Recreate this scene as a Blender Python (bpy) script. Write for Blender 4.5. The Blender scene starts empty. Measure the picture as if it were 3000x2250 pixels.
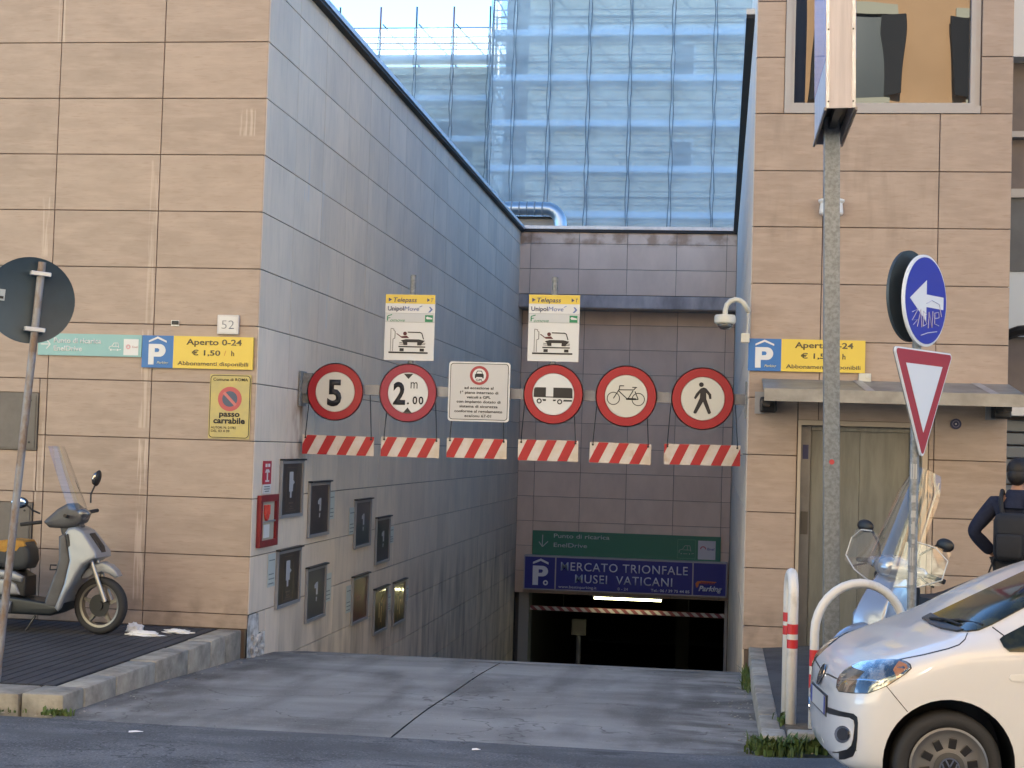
import bpy, bmesh, math, random
from mathutils import Vector, Matrix, Euler
from mathutils.bvhtree import BVHTree
random.seed(7)
SC = bpy.context.scene
C = SC.collection
R = math.radians
PI = math.pi

# ------------------------------------------------------------------ camera
cam_d = bpy.data.cameras.new('camera'); cam = bpy.data.objects.new('camera', cam_d); C.objects.link(cam)
YAW, PIT, ROL = 0.133819, 0.039930, 0.030139
fw = Vector((-math.sin(YAW)*math.cos(PIT), math.cos(YAW)*math.cos(PIT), math.sin(PIT)))
r0 = Vector((math.cos(YAW), math.sin(YAW), 0)); u0 = r0.cross(fw)
cr = r0*math.cos(ROL)+u0*math.sin(ROL); cu = u0*math.cos(ROL)-r0*math.sin(ROL)
cam.matrix_world = Matrix(((cr.x,cu.x,-fw.x,0),(cr.y,cu.y,-fw.y,0),(cr.z,cu.z,-fw.z,2.11),(0,0,0,1)))
cam_d.sensor_width = 36; cam_d.lens = 54.76; cam_d.clip_end = 600; cam_d.clip_start = .05
SC.camera = cam

# ------------------------------------------------------------------ sky, sun, exposure
SUN = Vector((-.03, .85, .30)).normalized()
W = bpy.data.worlds.new('World'); SC.world = W; W.use_nodes = True
nt = W.node_tree; nt.nodes.clear()
sky = nt.nodes.new('ShaderNodeTexSky'); sky.sky_type = 'NISHITA'; sky.sun_disc = False
sky.sun_elevation = math.asin(SUN.z); sky.sun_rotation = math.atan2(SUN.x, SUN.y)
sky.air_density = 0.33; sky.dust_density = 0.0; sky.ozone_density = 2.0
bg = nt.nodes.new('ShaderNodeBackground'); bg.inputs[1].default_value = 0.15
wo = nt.nodes.new('ShaderNodeOutputWorld')
nt.links.new(sky.outputs[0], bg.inputs[0]); nt.links.new(bg.outputs[0], wo.inputs[0])
sl = bpy.data.lights.new('sun', 'SUN'); sl.energy = 3.9; sl.angle = R(.53); sl.color = (1, .92, .80)
so = bpy.data.objects.new('sun', sl); C.objects.link(so)
so.rotation_euler = (-SUN).to_track_quat('-Z', 'Y').to_euler(); so.location = SUN*80
vs = SC.view_settings; vs.view_transform = 'Standard'; vs.look = 'None'; vs.gamma = 1; vs.use_curve_mapping = False
vs.exposure = 2.74
vs.use_white_balance = True; vs.white_balance_temperature = 6450; vs.white_balance_tint = -4   # the camera is balanced for open shade

# ------------------------------------------------------------------ materials
def mat(name, col, rough=.6, metal=0, col2=None, scale=6, mix=(.4,.65), bump=0, bscale=60, spec=.5, coat=0, rnd=0,
        stretch=(1,1,1), world=False, emit=None, estr=1, alpha=1, trans=0, detail=5, roughvar=0):
    m = bpy.data.materials.new(name); m.use_nodes = True
    n = m.node_tree.nodes; l = m.node_tree.links; p = n['Principled BSDF']
    p.inputs['Base Color'].default_value = (*col, 1); p.inputs['Roughness'].default_value = rough
    p.inputs['Metallic'].default_value = metal; p.inputs['Specular IOR Level'].default_value = spec
    p.inputs['Coat Weight'].default_value = coat; p.inputs['Coat Roughness'].default_value = .05
    p.inputs['Alpha'].default_value = alpha; p.inputs['Transmission Weight'].default_value = trans
    if emit: p.inputs['Emission Color'].default_value = (*emit,1); p.inputs['Emission Strength'].default_value = estr
    src = None
    if col2 or bump or roughvar:
        if world: g = n.new('ShaderNodeNewGeometry'); out = g.outputs['Position']
        else: g = n.new('ShaderNodeTexCoord'); out = g.outputs['Object']
        mp = n.new('ShaderNodeMapping'); mp.inputs['Scale'].default_value = stretch
        l.new(out, mp.inputs[0])
        if rnd:
            oi = n.new('ShaderNodeObjectInfo'); cb = n.new('ShaderNodeCombineXYZ')
            mm = n.new('ShaderNodeMath'); mm.operation = 'MULTIPLY'; mm.inputs[1].default_value = 37.7
            l.new(oi.outputs['Random'], mm.inputs[0])
            for i in range(3): l.new(mm.outputs[0], cb.inputs[i])
            l.new(cb.outputs[0], mp.inputs['Location'])
        out = mp.outputs[0]
    last = None
    if col2:
        t = n.new('ShaderNodeTexNoise'); t.inputs['Scale'].default_value = scale; t.inputs['Detail'].default_value = detail
        t.inputs['Roughness'].default_value = .6
        l.new(out, t.inputs['Vector'])
        r = n.new('ShaderNodeMapRange'); r.inputs[1].default_value = mix[0]; r.inputs[2].default_value = mix[1]
        l.new(t.outputs[0], r.inputs[0])
        mx = n.new('ShaderNodeMix'); mx.data_type = 'RGBA'
        mx.inputs[6].default_value = (*col,1); mx.inputs[7].default_value = (*col2,1)
        l.new(r.outputs[0], mx.inputs[0]); last = mx.outputs[2]
        l.new(last, p.inputs['Base Color'])
        if roughvar:
            rr = n.new('ShaderNodeMapRange'); rr.inputs[1].default_value = .3; rr.inputs[2].default_value = .7
            rr.inputs[3].default_value = rough-roughvar; rr.inputs[4].default_value = rough+roughvar
            l.new(t.outputs[0], rr.inputs[0]); l.new(rr.outputs[0], p.inputs['Roughness'])
    if rnd:
        oi = n.new('ShaderNodeObjectInfo'); hs = n.new('ShaderNodeHueSaturation')
        r = n.new('ShaderNodeMapRange'); r.inputs[3].default_value = 1-rnd; r.inputs[4].default_value = 1+rnd
        l.new(oi.outputs['Random'], r.inputs[0]); l.new(r.outputs[0], hs.inputs['Value'])
        if last: l.new(last, hs.inputs['Color'])
        else: hs.inputs['Color'].default_value = (*col,1)
        l.new(hs.outputs[0], p.inputs['Base Color']); last = hs.outputs[0]
    if bump:
        t2 = n.new('ShaderNodeTexNoise'); t2.inputs['Scale'].default_value = bscale; t2.inputs['Detail'].default_value = 6
        l.new(out, t2.inputs['Vector'])
        b = n.new('ShaderNodeBump'); b.inputs['Strength'].default_value = bump; b.inputs['Distance'].default_value = .01
        l.new(t2.outputs[0], b.inputs['Height']); l.new(b.outputs[0], p.inputs['Normal'])
    m['last'] = 1 if last else 0
    return m
def overlay(m, col, fac_builder):
    """mixes a second colour over a material's base colour where fac_builder's output says so"""
    n = m.node_tree.nodes; l = m.node_tree.links; p = n['Principled BSDF']
    mx = n.new('ShaderNodeMix'); mx.data_type = 'RGBA'; mx.inputs[7].default_value = (*col,1)
    s = p.inputs['Base Color']
    if s.is_linked: l.new(s.links[0].from_socket, mx.inputs[6])
    else: mx.inputs[6].default_value = s.default_value
    l.new(fac_builder(n, l), mx.inputs[0]); l.new(mx.outputs[2], s)
    return m
def f_noise(scale, lo, hi, stretch=(1,1,1), strength=1.0, loc=(0,0,0), coord='world'):
    def f(n, l):
        if coord == 'world': o = n.new('ShaderNodeNewGeometry').outputs['Position']
        else: o = n.new('ShaderNodeTexCoord').outputs['Object']
        mp = n.new('ShaderNodeMapping'); mp.inputs['Scale'].default_value = stretch; mp.inputs['Location'].default_value = loc
        l.new(o, mp.inputs[0])
        t = n.new('ShaderNodeTexNoise'); t.inputs['Scale'].default_value = scale; t.inputs['Detail'].default_value = 4
        l.new(mp.outputs[0], t.inputs['Vector'])
        r = n.new('ShaderNodeMapRange'); r.inputs[1].default_value = lo; r.inputs[2].default_value = hi
        r.inputs[4].default_value = strength
        l.new(t.outputs[0], r.inputs[0]); return r.outputs[0]
    return f
def f_ridge(scale, w, strength, stretch=(1,1,1), loc=(0,0,0)):
    def f(n, l):
        o = n.new('ShaderNodeNewGeometry').outputs['Position']; mp = n.new('ShaderNodeMapping'); mp.inputs['Scale'].default_value = stretch; mp.inputs['Location'].default_value = loc
        l.new(o, mp.inputs[0]); t = n.new('ShaderNodeTexNoise'); t.inputs['Scale'].default_value = scale; t.inputs['Detail'].default_value = 6; t.inputs['Roughness'].default_value = .55
        l.new(mp.outputs[0], t.inputs['Vector']); a = n.new('ShaderNodeMath'); a.operation = 'SUBTRACT'; a.inputs[1].default_value = .5; l.new(t.outputs[0], a.inputs[0])
        b = n.new('ShaderNodeMath'); b.operation = 'ABSOLUTE'; l.new(a.outputs[0], b.inputs[0])
        r = n.new('ShaderNodeMapRange'); r.inputs[1].default_value = 0; r.inputs[2].default_value = w; r.inputs[3].default_value = strength; r.inputs[4].default_value = 0
        l.new(b.outputs[0], r.inputs[0]); return r.outputs[0]
    return f
def f_mul(a, b):
    def f(n, l):
        m = n.new('ShaderNodeMath'); m.operation = 'MULTIPLY'
        l.new(a(n,l), m.inputs[0]); l.new(b(n,l), m.inputs[1]); return m.outputs[0]
    return f
def f_band(axis, lo, hi, soft):
    """1 inside lo..hi along a world axis, soft edges"""
    def f(n, l):
        g = n.new('ShaderNodeNewGeometry'); s = n.new('ShaderNodeSeparateXYZ'); l.new(g.outputs['Position'], s.inputs[0])
        a = n.new('ShaderNodeMapRange'); a.inputs[1].default_value = lo-soft; a.inputs[2].default_value = lo
        b = n.new('ShaderNodeMapRange'); b.inputs[1].default_value = hi+soft; b.inputs[2].default_value = hi
        l.new(s.outputs[axis], a.inputs[0]); l.new(s.outputs[axis], b.inputs[0])
        m = n.new('ShaderNodeMath'); m.operation = 'MULTIPLY'; l.new(a.outputs[0], m.inputs[0]); l.new(b.outputs[0], m.inputs[1])
        return m.outputs[0]
    return f

M = {}
M['tile'] = mat('warm_porcelain', (.375,.294,.24), .45, col2=(.318,.247,.20), scale=2.2, mix=(.35,.7), rnd=.06, stretch=(1,1,2.2), bump=.03, bscale=40, spec=.45)
overlay(M['tile'], (.45,.345,.28), f_noise(9,.45,.72,(.35,1,2.2),.55))
overlay(M['tile'], (.27,.195,.15), f_noise(26,.56,.75,(.3,1,2.5),.5,(4,0,1)))
# lime streaks run down from a few joints of the warm facade
for (x0,x1,z0,z1,s) in ((-6.05,-5.955,.4,2.05,.55),(-6.06,-5.955,2.2,3.2,.4),(-6.03,-5.95,3.3,5.0,.3),(-5.08,-4.92,5.3,5.55,.45),(-7.2,-7.08,1.4,2.2,.35),(-7.22,-7.15,4.0,4.6,.4),(-7.13,-7.06,6.3,6.9,.35)):
    overlay(M['tile'], (.62,.52,.44), f_mul(f_mul(f_band(0,x0,x1,.01), f_band(2,z0,z1,.03)), f_noise(14,.46,.56,(2.4,0,.12),s,(x0*7,0,z0*5))))
# grey runs of dirt under the tower window
overlay(M['tile'], (.17,.14,.12), f_mul(f_mul(f_band(0,.5,2.2,.15), f_band(2,4.55,5.66,.5)), f_noise(5,.5,.7,(1.6,1,.25),.32)))
overlay(M['tile'], (.16,.13,.11), f_mul(f_band(2,-.1,.28,.35), f_noise(5,.42,.65,(1,1,1),.55)))
M['gtile'] = mat('tan_porcelain_lit', (.74,.64,.52), .7, col2=(.62,.55,.465), scale=1.6, mix=(.35,.7), rnd=.05, stretch=(1,1,.5), bump=.02, bscale=30, spec=.2)  # the tan facade tile in a paler tone, ramp skylight put into the colour
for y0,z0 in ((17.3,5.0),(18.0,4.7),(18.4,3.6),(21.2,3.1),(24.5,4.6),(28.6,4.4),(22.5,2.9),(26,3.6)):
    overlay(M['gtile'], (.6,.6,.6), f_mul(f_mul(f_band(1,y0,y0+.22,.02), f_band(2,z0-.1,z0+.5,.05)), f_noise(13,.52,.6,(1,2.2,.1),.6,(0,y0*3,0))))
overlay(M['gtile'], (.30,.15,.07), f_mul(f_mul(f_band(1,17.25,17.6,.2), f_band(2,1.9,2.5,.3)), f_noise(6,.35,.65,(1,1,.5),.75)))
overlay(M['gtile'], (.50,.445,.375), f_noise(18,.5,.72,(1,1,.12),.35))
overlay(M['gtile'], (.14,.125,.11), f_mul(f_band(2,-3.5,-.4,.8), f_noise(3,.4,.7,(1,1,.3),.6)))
M['btile'] = mat('brown_porcelain', (.63,.50,.405), .45, col2=(.54,.425,.345), scale=1.5, rnd=.04, stretch=(1,1,.5))
overlay(M['btile'], (.22,.12,.06), f_mul(f_band(2,6.95,7.2,.12), f_noise(2.5,.45,.6,(1,1,1),.7)))
M['joint'] = mat('joint_mortar', (.13,.095,.075), .9)
M['gjoint'] = mat('grey_joint', (.13,.13,.125), .9)
M['coping'] = mat('coping_zinc', (.52,.54,.57), .45, .6, col2=(.42,.43,.46), scale=5)
M['under_shade'] = mat('painted_shade', (.02,.02,.022), .7)  # black that paints the shade below the copings, not a real part
M['asphalt'] = mat('asphalt', (.175,.18,.185), .9, col2=(.105,.108,.113), scale=1.3, mix=(.42,.62), bump=.9, bscale=70, spec=.25, world=True)
overlay(M['asphalt'], (.33,.335,.34), f_noise(60,.55,.68,(1,1,1),.7))
overlay(M['asphalt'], (.05,.052,.055), f_noise(45,.56,.68,(1,1,1),.7,(7,3,0)))
overlay(M['asphalt'], (.022,.023,.026), f_noise(2.2,.60,.70,(.5,1.6,1),.7,(3,1,0)))
M['pave'] = mat('dark_paving', (.052,.054,.062), .8, col2=(.032,.033,.038), scale=1.8, bump=.3, bscale=120, world=True)
M['groove'] = mat('paving_groove', (.02,.02,.024), .9)
M['sidewalk'] = mat('asphalt_pavement', (.085,.085,.088), .9, col2=(.05,.05,.053), scale=3, bump=.6, bscale=120, world=True)
M['kerb'] = mat('travertine_kerb', (.38,.355,.30), .8, col2=(.21,.195,.165), scale=5, mix=(.38,.66), bump=.6, bscale=35, rnd=.12)
M['concrete'] = mat('broom_concrete', (.31,.305,.29), .85, col2=(.215,.21,.198), scale=.9, mix=(.36,.66), bump=.35, bscale=80, stretch=(.55,1.8,1), world=True)
overlay(M['concrete'], (.075,.068,.06), f_noise(.55,.56,.74,(.6,1.5,1),.75,(2,0,0)))
overlay(M['concrete'], (.30,.30,.29), f_noise(14,.56,.70,(.18,2.4,1),.42,(5,2,0)))
overlay(M['concrete'], (.06,.055,.05), f_noise(1.1,.5,.68,(1.4,.5,1),.55,(9,4,0)))
overlay(M['concrete'], (.022,.021,.02), f_noise(20,.70,.74,(1,1,1),.9,(5,0,0)))
overlay(M['concrete'], (.07,.065,.06), f_ridge(.35,.0035,.8,(1,1,1),(3.3,1,0)))
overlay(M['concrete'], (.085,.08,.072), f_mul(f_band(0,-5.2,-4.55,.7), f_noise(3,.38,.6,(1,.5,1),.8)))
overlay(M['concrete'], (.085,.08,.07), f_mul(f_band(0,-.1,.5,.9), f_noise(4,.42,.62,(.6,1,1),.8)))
for tx in (-3.7,-2.75,-1.5,-.55):
    overlay(M['concrete'], (.10,.095,.09), f_mul(f_band(0,tx,tx+.16,.12), f_noise(1.5,.38,.62,(2,.3,1),.45,(tx,0,0))))
overlay(M['concrete'], (.42,.415,.40), f_noise(55,.60,.72,(1,1,1),.5,(1,1,0)))
overlay(M['asphalt'], (.045,.046,.05), f_ridge(.5,.004,.75,(1,1,1),(8,2,0)))
overlay(M['asphalt'], (.11,.112,.115), f_mul(f_band(1,10.2,11.2,.35), f_noise(3,.4,.6,(.4,1,1),.7)))
M['plaster'] = mat('broken_plaster', (.66,.66,.65), .95, col2=(.2,.2,.19), scale=7, bump=1, bscale=20)
M['galv'] = mat('galvanised', (.27,.285,.295), .55, .2, col2=(.19,.2,.205), scale=30, mix=(.4,.6), bump=.05, bscale=60)
M['steel'] = mat('worn_steel', (.30,.31,.34), .5, .5, col2=(.15,.155,.18), scale=2.5, mix=(.35,.65), stretch=(1,1,.4), world=True)
M['inox'] = mat('brushed_steel', (.20,.205,.185), .36, .35, col2=(.155,.158,.142), scale=5, stretch=(3,3,.4), world=True)
M['alu'] = mat('window_aluminium', (.30,.31,.335), .42, .3, col2=(.3,.3,.32), scale=7)
M['black'] = mat('black_plastic', (.012,.012,.014), .45)
M['rubber'] = mat('rubber', (.018,.018,.02), .8, col2=(.03,.03,.031), scale=12)
M['dark'] = mat('dark_void', (.012,.012,.014), .9)
M['white'] = mat('white_paint', (.78,.78,.76), .35, col2=(.70,.70,.68), scale=9)
M['offwhite'] = mat('sign_white', (.70,.70,.69), .4)

# ------------------------------------------------------------------ mesh helpers
class B:
    def __init__(s): s.v=[]; s.f=[]; s.m=Matrix.Identity(4)
    def add(s, vs, fs):
        o=len(s.v); s.v += [tuple(s.m@Vector(v)) for v in vs]; s.f += [tuple(i+o for i in f) for f in fs]; return s
    def box(s,x0,x1,y0,y1,z0,z1,ch=0):
        if ch<=0:
            return s.add([(x,y,z) for z in (z0,z1) for y in (y0,y1) for x in (x0,x1)],[(0,2,3,1),(4,5,7,6),(0,1,5,4),(2,6,7,3),(0,4,6,2),(1,3,7,5)])
        bm=bmesh.new(); r=bmesh.ops.create_cube(bm,size=1)
        for v in bm.verts: v.co=Vector(((x0+x1)/2+v.co.x*(x1-x0),(y0+y1)/2+v.co.y*(y1-y0),(z0+z1)/2+v.co.z*(z1-z0)))
        bmesh.ops.bevel(bm,geom=bm.edges[:],offset=ch,segments=2,profile=.5,affect='EDGES')
        return s.bm(bm)
    def bm(s,bm):
        bm.verts.index_update(); s.add([v.co[:] for v in bm.verts],[[v.index for v in f.verts] for f in bm.faces]); bm.free(); return s
    def tube(s,pts,r,n=10,caps=True,close=False):
        pts=[Vector(p) for p in pts]; k=len(pts); rs=r if isinstance(r,(list,tuple)) else [r]*k
        prev=None; vs=[]; fs=[]
        for i,p in enumerate(pts):
            if close: d=(pts[(i+1)%k]-pts[i-1])
            else: d=pts[min(i+1,k-1)]-pts[max(i-1,0)]
            d.normalize()
            if prev is None:
                a=Vector((0,0,1)) if abs(d.z)<.9 else Vector((1,0,0)); u=d.cross(a).normalized()
            else:
                u=(prev-d*prev.dot(d)); u=u.normalized() if u.length>1e-6 else d.orthogonal().normalized()
            prev=u; w=d.cross(u)
            for j in range(n):
                t=2*PI*j/n; vs.append(p+(u*math.cos(t)+w*math.sin(t))*rs[i])
        for i in range(k if close else k-1):
            for j in range(n):
                a=i*n+j; b=i*n+(j+1)%n; c=((i+1)%k)*n+(j+1)%n; d=((i+1)%k)*n+j; fs.append((a,b,c,d))
        if caps and not close: fs.append(tuple(range(n))[::-1]); fs.append(tuple((k-1)*n+j for j in range(n)))
        return s.add(vs,fs)
    def cyl(s,a,b,r,n=16): return s.tube([a,b],r,n)
    def lathe(s,prof,n=24,axis='z',c=(0,0,0),cap=True):
        """prof: list of (r,h); revolve about axis through c"""
        c=Vector(c); vs=[]; fs=[]
        for (r,h) in prof:
            for j in range(n):
                t=2*PI*j/n; a,b=r*math.cos(t),r*math.sin(t)
                vs.append(c+Vector({'z':(a,b,h),'y':(a,h,b),'x':(h,a,b)}[axis]))
        for i in range(len(prof)-1):
            for j in range(n): fs.append((i*n+j,i*n+(j+1)%n,(i+1)*n+(j+1)%n,(i+1)*n+j))
        if cap and prof[0][0]>1e-5: fs.append(tuple(range(n)))
        if cap and prof[-1][0]>1e-5: fs.append(tuple((len(prof)-1)*n+j for j in range(n)))
        return s.add(vs,fs)
    def prism(s,pts,y0,y1):
        """polygon in xz extruded along y"""
        n=len(pts); return s.add([(p[0],y,p[1]) for y in (y0,y1) for p in pts],[tuple(range(n)),tuple(range(n,2*n))[::-1]]+[(i,i+n,(i+1)%n+n,(i+1)%n) for i in range(n)])
    def ell(s,c,r,n=14,k=9,rot=None):
        c=Vector(c); vs=[]; fs=[]
        for i in range(k+1):
            ph=-PI/2+PI*i/k
            for j in range(n):
                t=2*PI*j/n; p=Vector((r[0]*math.cos(ph)*math.cos(t),r[1]*math.cos(ph)*math.sin(t),r[2]*math.sin(ph)))
                if rot: p=rot@p
                vs.append(c+p)
        for i in range(k):
            for j in range(n): fs.append((i*n+j,i*n+(j+1)%n,(i+1)*n+(j+1)%n,(i+1)*n+j))
        return s.add(vs,fs)
    def mesh(s,name,m,smooth=False,fix=True):
        me=bpy.data.meshes.new(name); me.from_pydata(s.v,[],s.f)
        if fix:
            bm=bmesh.new(); bm.from_mesh(me); bmesh.ops.remove_doubles(bm,verts=bm.verts,dist=1e-5)
            bmesh.ops.recalc_face_normals(bm,faces=bm.faces); bm.to_mesh(me); bm.free()
        if m: me.materials.append(m)
        if smooth:
            for p in me.polygons: p.use_smooth=True
            if smooth!='all': me.set_sharp_from_angle(angle=R(smooth if smooth>1 else 40))
        return me
    def build(s,name,m,parent=None,loc=None,smooth=False,fix=True):
        return link(name,s.mesh(name,m,smooth,fix),parent,loc)
def link(name,me,parent=None,loc=None):
    o=bpy.data.objects.new(name,me); C.objects.link(o)
    if parent: o.parent=parent
    if loc is not None: o.location=loc
    return o
def tag(o,label=None,cat=None,group=None,kind=None):
    if label: o['label']=label
    if cat: o['category']=cat
    if group: o['group']=group
    if kind: o['kind']=kind
    return o
def thing(name,label,cat,loc=(0,0,0),rz=0,group=None):
    o=bpy.data.objects.new(name,None); C.objects.link(o); o.location=loc; o.rotation_euler=(0,0,rz); o.empty_display_size=.1
    return tag(o,label,cat,group)
def struct(name,b,m,smooth=False):
    return tag(b.build(name,m,smooth=smooth),kind='structure')
def arc(cx,cz,r,a0,a1,n=16,rz=None): return [(cx+r*math.cos(R(a0+(a1-a0)*i/n)),cz+(rz or r)*math.sin(R(a0+(a1-a0)*i/n))) for i in range(n+1)]
def ring(cx,cz,r0,r1,y0,y1,n=40):
    b=B(); b.lathe([(r0,y0),(r1,y0),(r1,y1),(r0,y1),(r0,y0)],n,'y',(cx,0,cz)); b.f=[f for f in b.f if len(f)<=4]; return b
def disc(cx,cz,r,y0,y1,n=40): b=B(); b.lathe([(r,y0),(r,y1)],n,'y',(cx,0,cz)); return b
_dg=None
def text(parent,s,x,z,h,m,y=-.012,align='CENTER',width=None,bold=0,shear=0,name='lettering',depth=.0008,space=1.0):
    """flat lettering, cap height h, standing in the xz plane and read from -y"""
    cv=bpy.data.curves.new('t','FONT'); cv.body=s; cv.size=1; cv.align_x=align; cv.extrude=0; cv.offset=bold; cv.shear=shear; cv.space_character=space; cv.resolution_u=3
    o=bpy.data.objects.new('t',cv); C.objects.link(o)
    bpy.context.view_layer.update(); dg=bpy.context.evaluated_depsgraph_get()
    me=bpy.data.meshes.new_from_object(o.evaluated_get(dg)); bpy.data.objects.remove(o); bpy.data.curves.remove(cv)
    k=h/.73
    xs=[v.co.x for v in me.vertices]; w=(max(xs)-min(xs))*k if xs else 1
    kx=k*(width/w if width else 1)
    bm=bmesh.new(); bm.from_mesh(me)
    r=bmesh.ops.extrude_face_region(bm,geom=bm.faces[:])
    for e in r['geom']:
        if isinstance(e,bmesh.types.BMVert): e.co.z-=1
    for v in bm.verts: v.co=Vector((v.co.x*kx, -v.co.z*depth*1.0, v.co.y*k))
    bmesh.ops.recalc_face_normals(bm,faces=bm.faces)
    bm.to_mesh(me); bm.free(); me.name=name; me.materials.clear(); me.materials.append(m)
    o=link(name,me,parent,(x,y,z))
    if 1<len(s.strip())<7: o['kind']='stuff'
    return o
def rects_minus(r,holes):
    out=[r]
    for h in holes:
        nx=[]
        for (a,b,c,d) in out:
            if h[0]>=b or h[1]<=a or h[2]>=d or h[3]<=c: nx.append((a,b,c,d)); continue
            if h[0]>a: nx.append((a,h[0],c,d))
            if h[1]<b: nx.append((h[1],b,c,d))
            aa,bb=max(a,h[0]),min(b,h[1])
            if h[2]>c: nx.append((aa,bb,c,h[2]))
            if h[3]<d: nx.append((aa,bb,h[3],d))
        out=nx
    return [q for q in out if q[1]-q[0]>.03 and q[3]-q[2]>.03]
_tm={}
def tile_mesh(w,h,m):
    k=(round(w,3),round(h,3),m.name)
    if k not in _tm:
        j=.0045; c=.003; b=B()
        v=[(j,.02,j),(w-j,.02,j),(w-j,.02,h-j),(j,.02,h-j),(j,c,j),(w-j,c,j),(w-j,c,h-j),(j,c,h-j),(j+c,0,j+c),(w-j-c,0,j+c),(w-j-c,0,h-j-c),(j+c,0,h-j-c)]
        f=[(8,9,10,11)]
        for i in range(4): f+= [(i,(i+1)%4,(i+1)%4+4,i+4),(i+4,(i+1)%4+4,(i+1)%4+8,i+8)]
        b.add(v,f); _tm[k]=b.mesh('tile',m,fix=False)
    return _tm[k]
def tiles(parent,us,zs,m,plane,axis,holes=(),jit=.0015,keep=None,sgn=1):
    """tile objects on a wall. axis 'x': wall faces -y at y=plane; axis 'y': wall faces +x at x=plane"""
    n=0
    for u0,u1 in zip(us[:-1],us[1:]):
        for z0,z1 in zip(zs[:-1],zs[1:]):
            for (a,b,c,d) in rects_minus((u0,u1,z0,z1),holes):
                if keep and not keep(a,b,c,d): continue
                o=link('tile',tile_mesh(b-a,d-c,m),parent); n+=1
                e=random.uniform(-jit,jit)
                if axis=='x': o.location=(a,plane+e,c)
                else: o.location=(plane+e,a,c); o.rotation_euler=(0,0,PI/2)
    return n
# ================================================================== GROUND
def road_z(x,y):
    return .055*(11.1-y)+.05*max(0,x-.3)*(1 if y<11.1 else 1)
def grid(xs,ys,zf):
    b=B(); n=len(xs); b.add([(x,y,zf(x,y)) for y in ys for x in xs],[(j*n+i,j*n+i+1,(j+1)*n+i+1,(j+1)*n+i) for j in range(len(ys)-1) for i in range(n-1)]); return b
def fr(a,b,n): return [a+(b-a)*i/n for i in range(n+1)]
road=struct('road',grid(fr(-40,-6,6)+fr(-5,6,22)+fr(8,60,6),fr(-5.9,6,6)+fr(6.5,11.06,14),lambda x,y:road_z(x,y)-.004+.006*math.sin(x*1.7)*math.sin(y*2.3)*(1 if y<10.9 else 0)),M['asphalt'],smooth='all')
struct('ground',grid([-300,-100,-30,0,30,100,300],[-300,-100,-20,10,40,70,100,300],lambda x,y:-6.0),M['sidewalk'])
# left pavement: dark ribbed paving behind a kerb of single stones
pv=B(); pv.box(-40,-5.12,11.72,15.70,-.4,.125)
pavement=struct('pavement',pv,M['groove'])
g=B(); x=-5.125
while x>-12.5:
    g.box(x-.105,x-.008,11.725,15.695,.1,.13,0); x-=.113
for k in range(7): pass
rib=g.build('paving_ribs',M['pave'],pavement); rib['kind']='stuff'
def stone(x0,x1,y0,y1,z0,z1,parent,rz=0):
    b=B(); b.box(x0,x1,y0,y1,z0,z1,.018); return b.build('kerb_stone',M['kerb'],parent,smooth=30)
ys=[11.70,12.35,13.25,14.1,14.75,15.2,15.714]
for a,c in zip(ys[:-1],ys[1:]): stone(-5.115,-4.86,a+.006,c-.006,-.35,.13+random.uniform(-.006,.004),pavement)
stone(-5.20,-4.865,11.30,11.694,-.35,.132,pavement)
x=-5.212
for w in (1.05,1.2,.95,1.1,1.2,1.2): stone(x-w+.006,x-.006,11.29,11.71,-.35,.13+random.uniform(-.005,.004),pavement); x-=w
# driveway: two concrete slabs falling towards the crest of the ramp, then the ramp itself
dw=bpy.data.objects.new('driveway',None); C.objects.link(dw); tag(dw,kind='structure')
def dz(x,y): 
    if y<16.72: return -.004-.218*((y-11.03)/5.7)**1.35 if y>11.03 else -.004
    return -.222-.165*(y-16.72)*min(1,.5+(y-16.72)/6)
for x0,x1 in ((-4.86,-2.30),(-2.285,.355)):
    b=grid(fr(x0,x1,6),fr(11.03,16.72,12),lambda x,y:dz(x,y)+.004*math.sin(x*3+y*2.2)+(-.02 if y>16.6 else 0)*0)
    n=len(b.v); b.add([(x0,11.03,-.3),(x1,11.03,-.3),(x1,11.03,dz(x1,11.03)),(x0,11.03,dz(x0,11.03))],[(0,1,2,3)])
    b.build('concrete_slab',M['concrete'],dw,smooth='all')
b=B(); b.box(-2.302,-2.283,11.03,16.7,-.45,-.26); b.v=[(x,y,z if z<-.4 else dz(0,y)-.012) for x,y,z in b.v]; b.build('slab_joint',M['dark'],dw)
b=grid(fr(-4.86,.355,4),fr(16.72,50,24),dz); b.build('ramp_slab',M['concrete'],dw)
# right pavement, rising to the right
def rz_(x,y): return .088+.075*(x-.4)
b=grid(fr(.36,14,12),fr(11.40,16.6,8),lambda x,y:rz_(x,y)-.006); rp=struct('pavement',b,M['sidewalk'])
ys=[11.66,12.3,13.35,14.5,15.6,16.5]
for a,c in zip(ys[:-1],ys[1:]): stone(.345,.492,a+.006,c-.006,-.4,.10+random.uniform(-.005,.004),rp)
stone(.345,.52,11.36,11.654,-.3,.105,rp)
x=.53
for w in (.62,.9,1,1.1,1.1): 
    s_=stone(x,x+w-.01,11.36,11.52,-.3,.10+.075*(x-.4+w/2),rp); x+=w
b=B(); b.box(.53,.72,11.53,11.95,.05,.104); b.build('bare_earth',mat('earth',(.16,.125,.085),.95,col2=(.09,.075,.05),scale=20,bump=1,bscale=30),rp)

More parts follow.
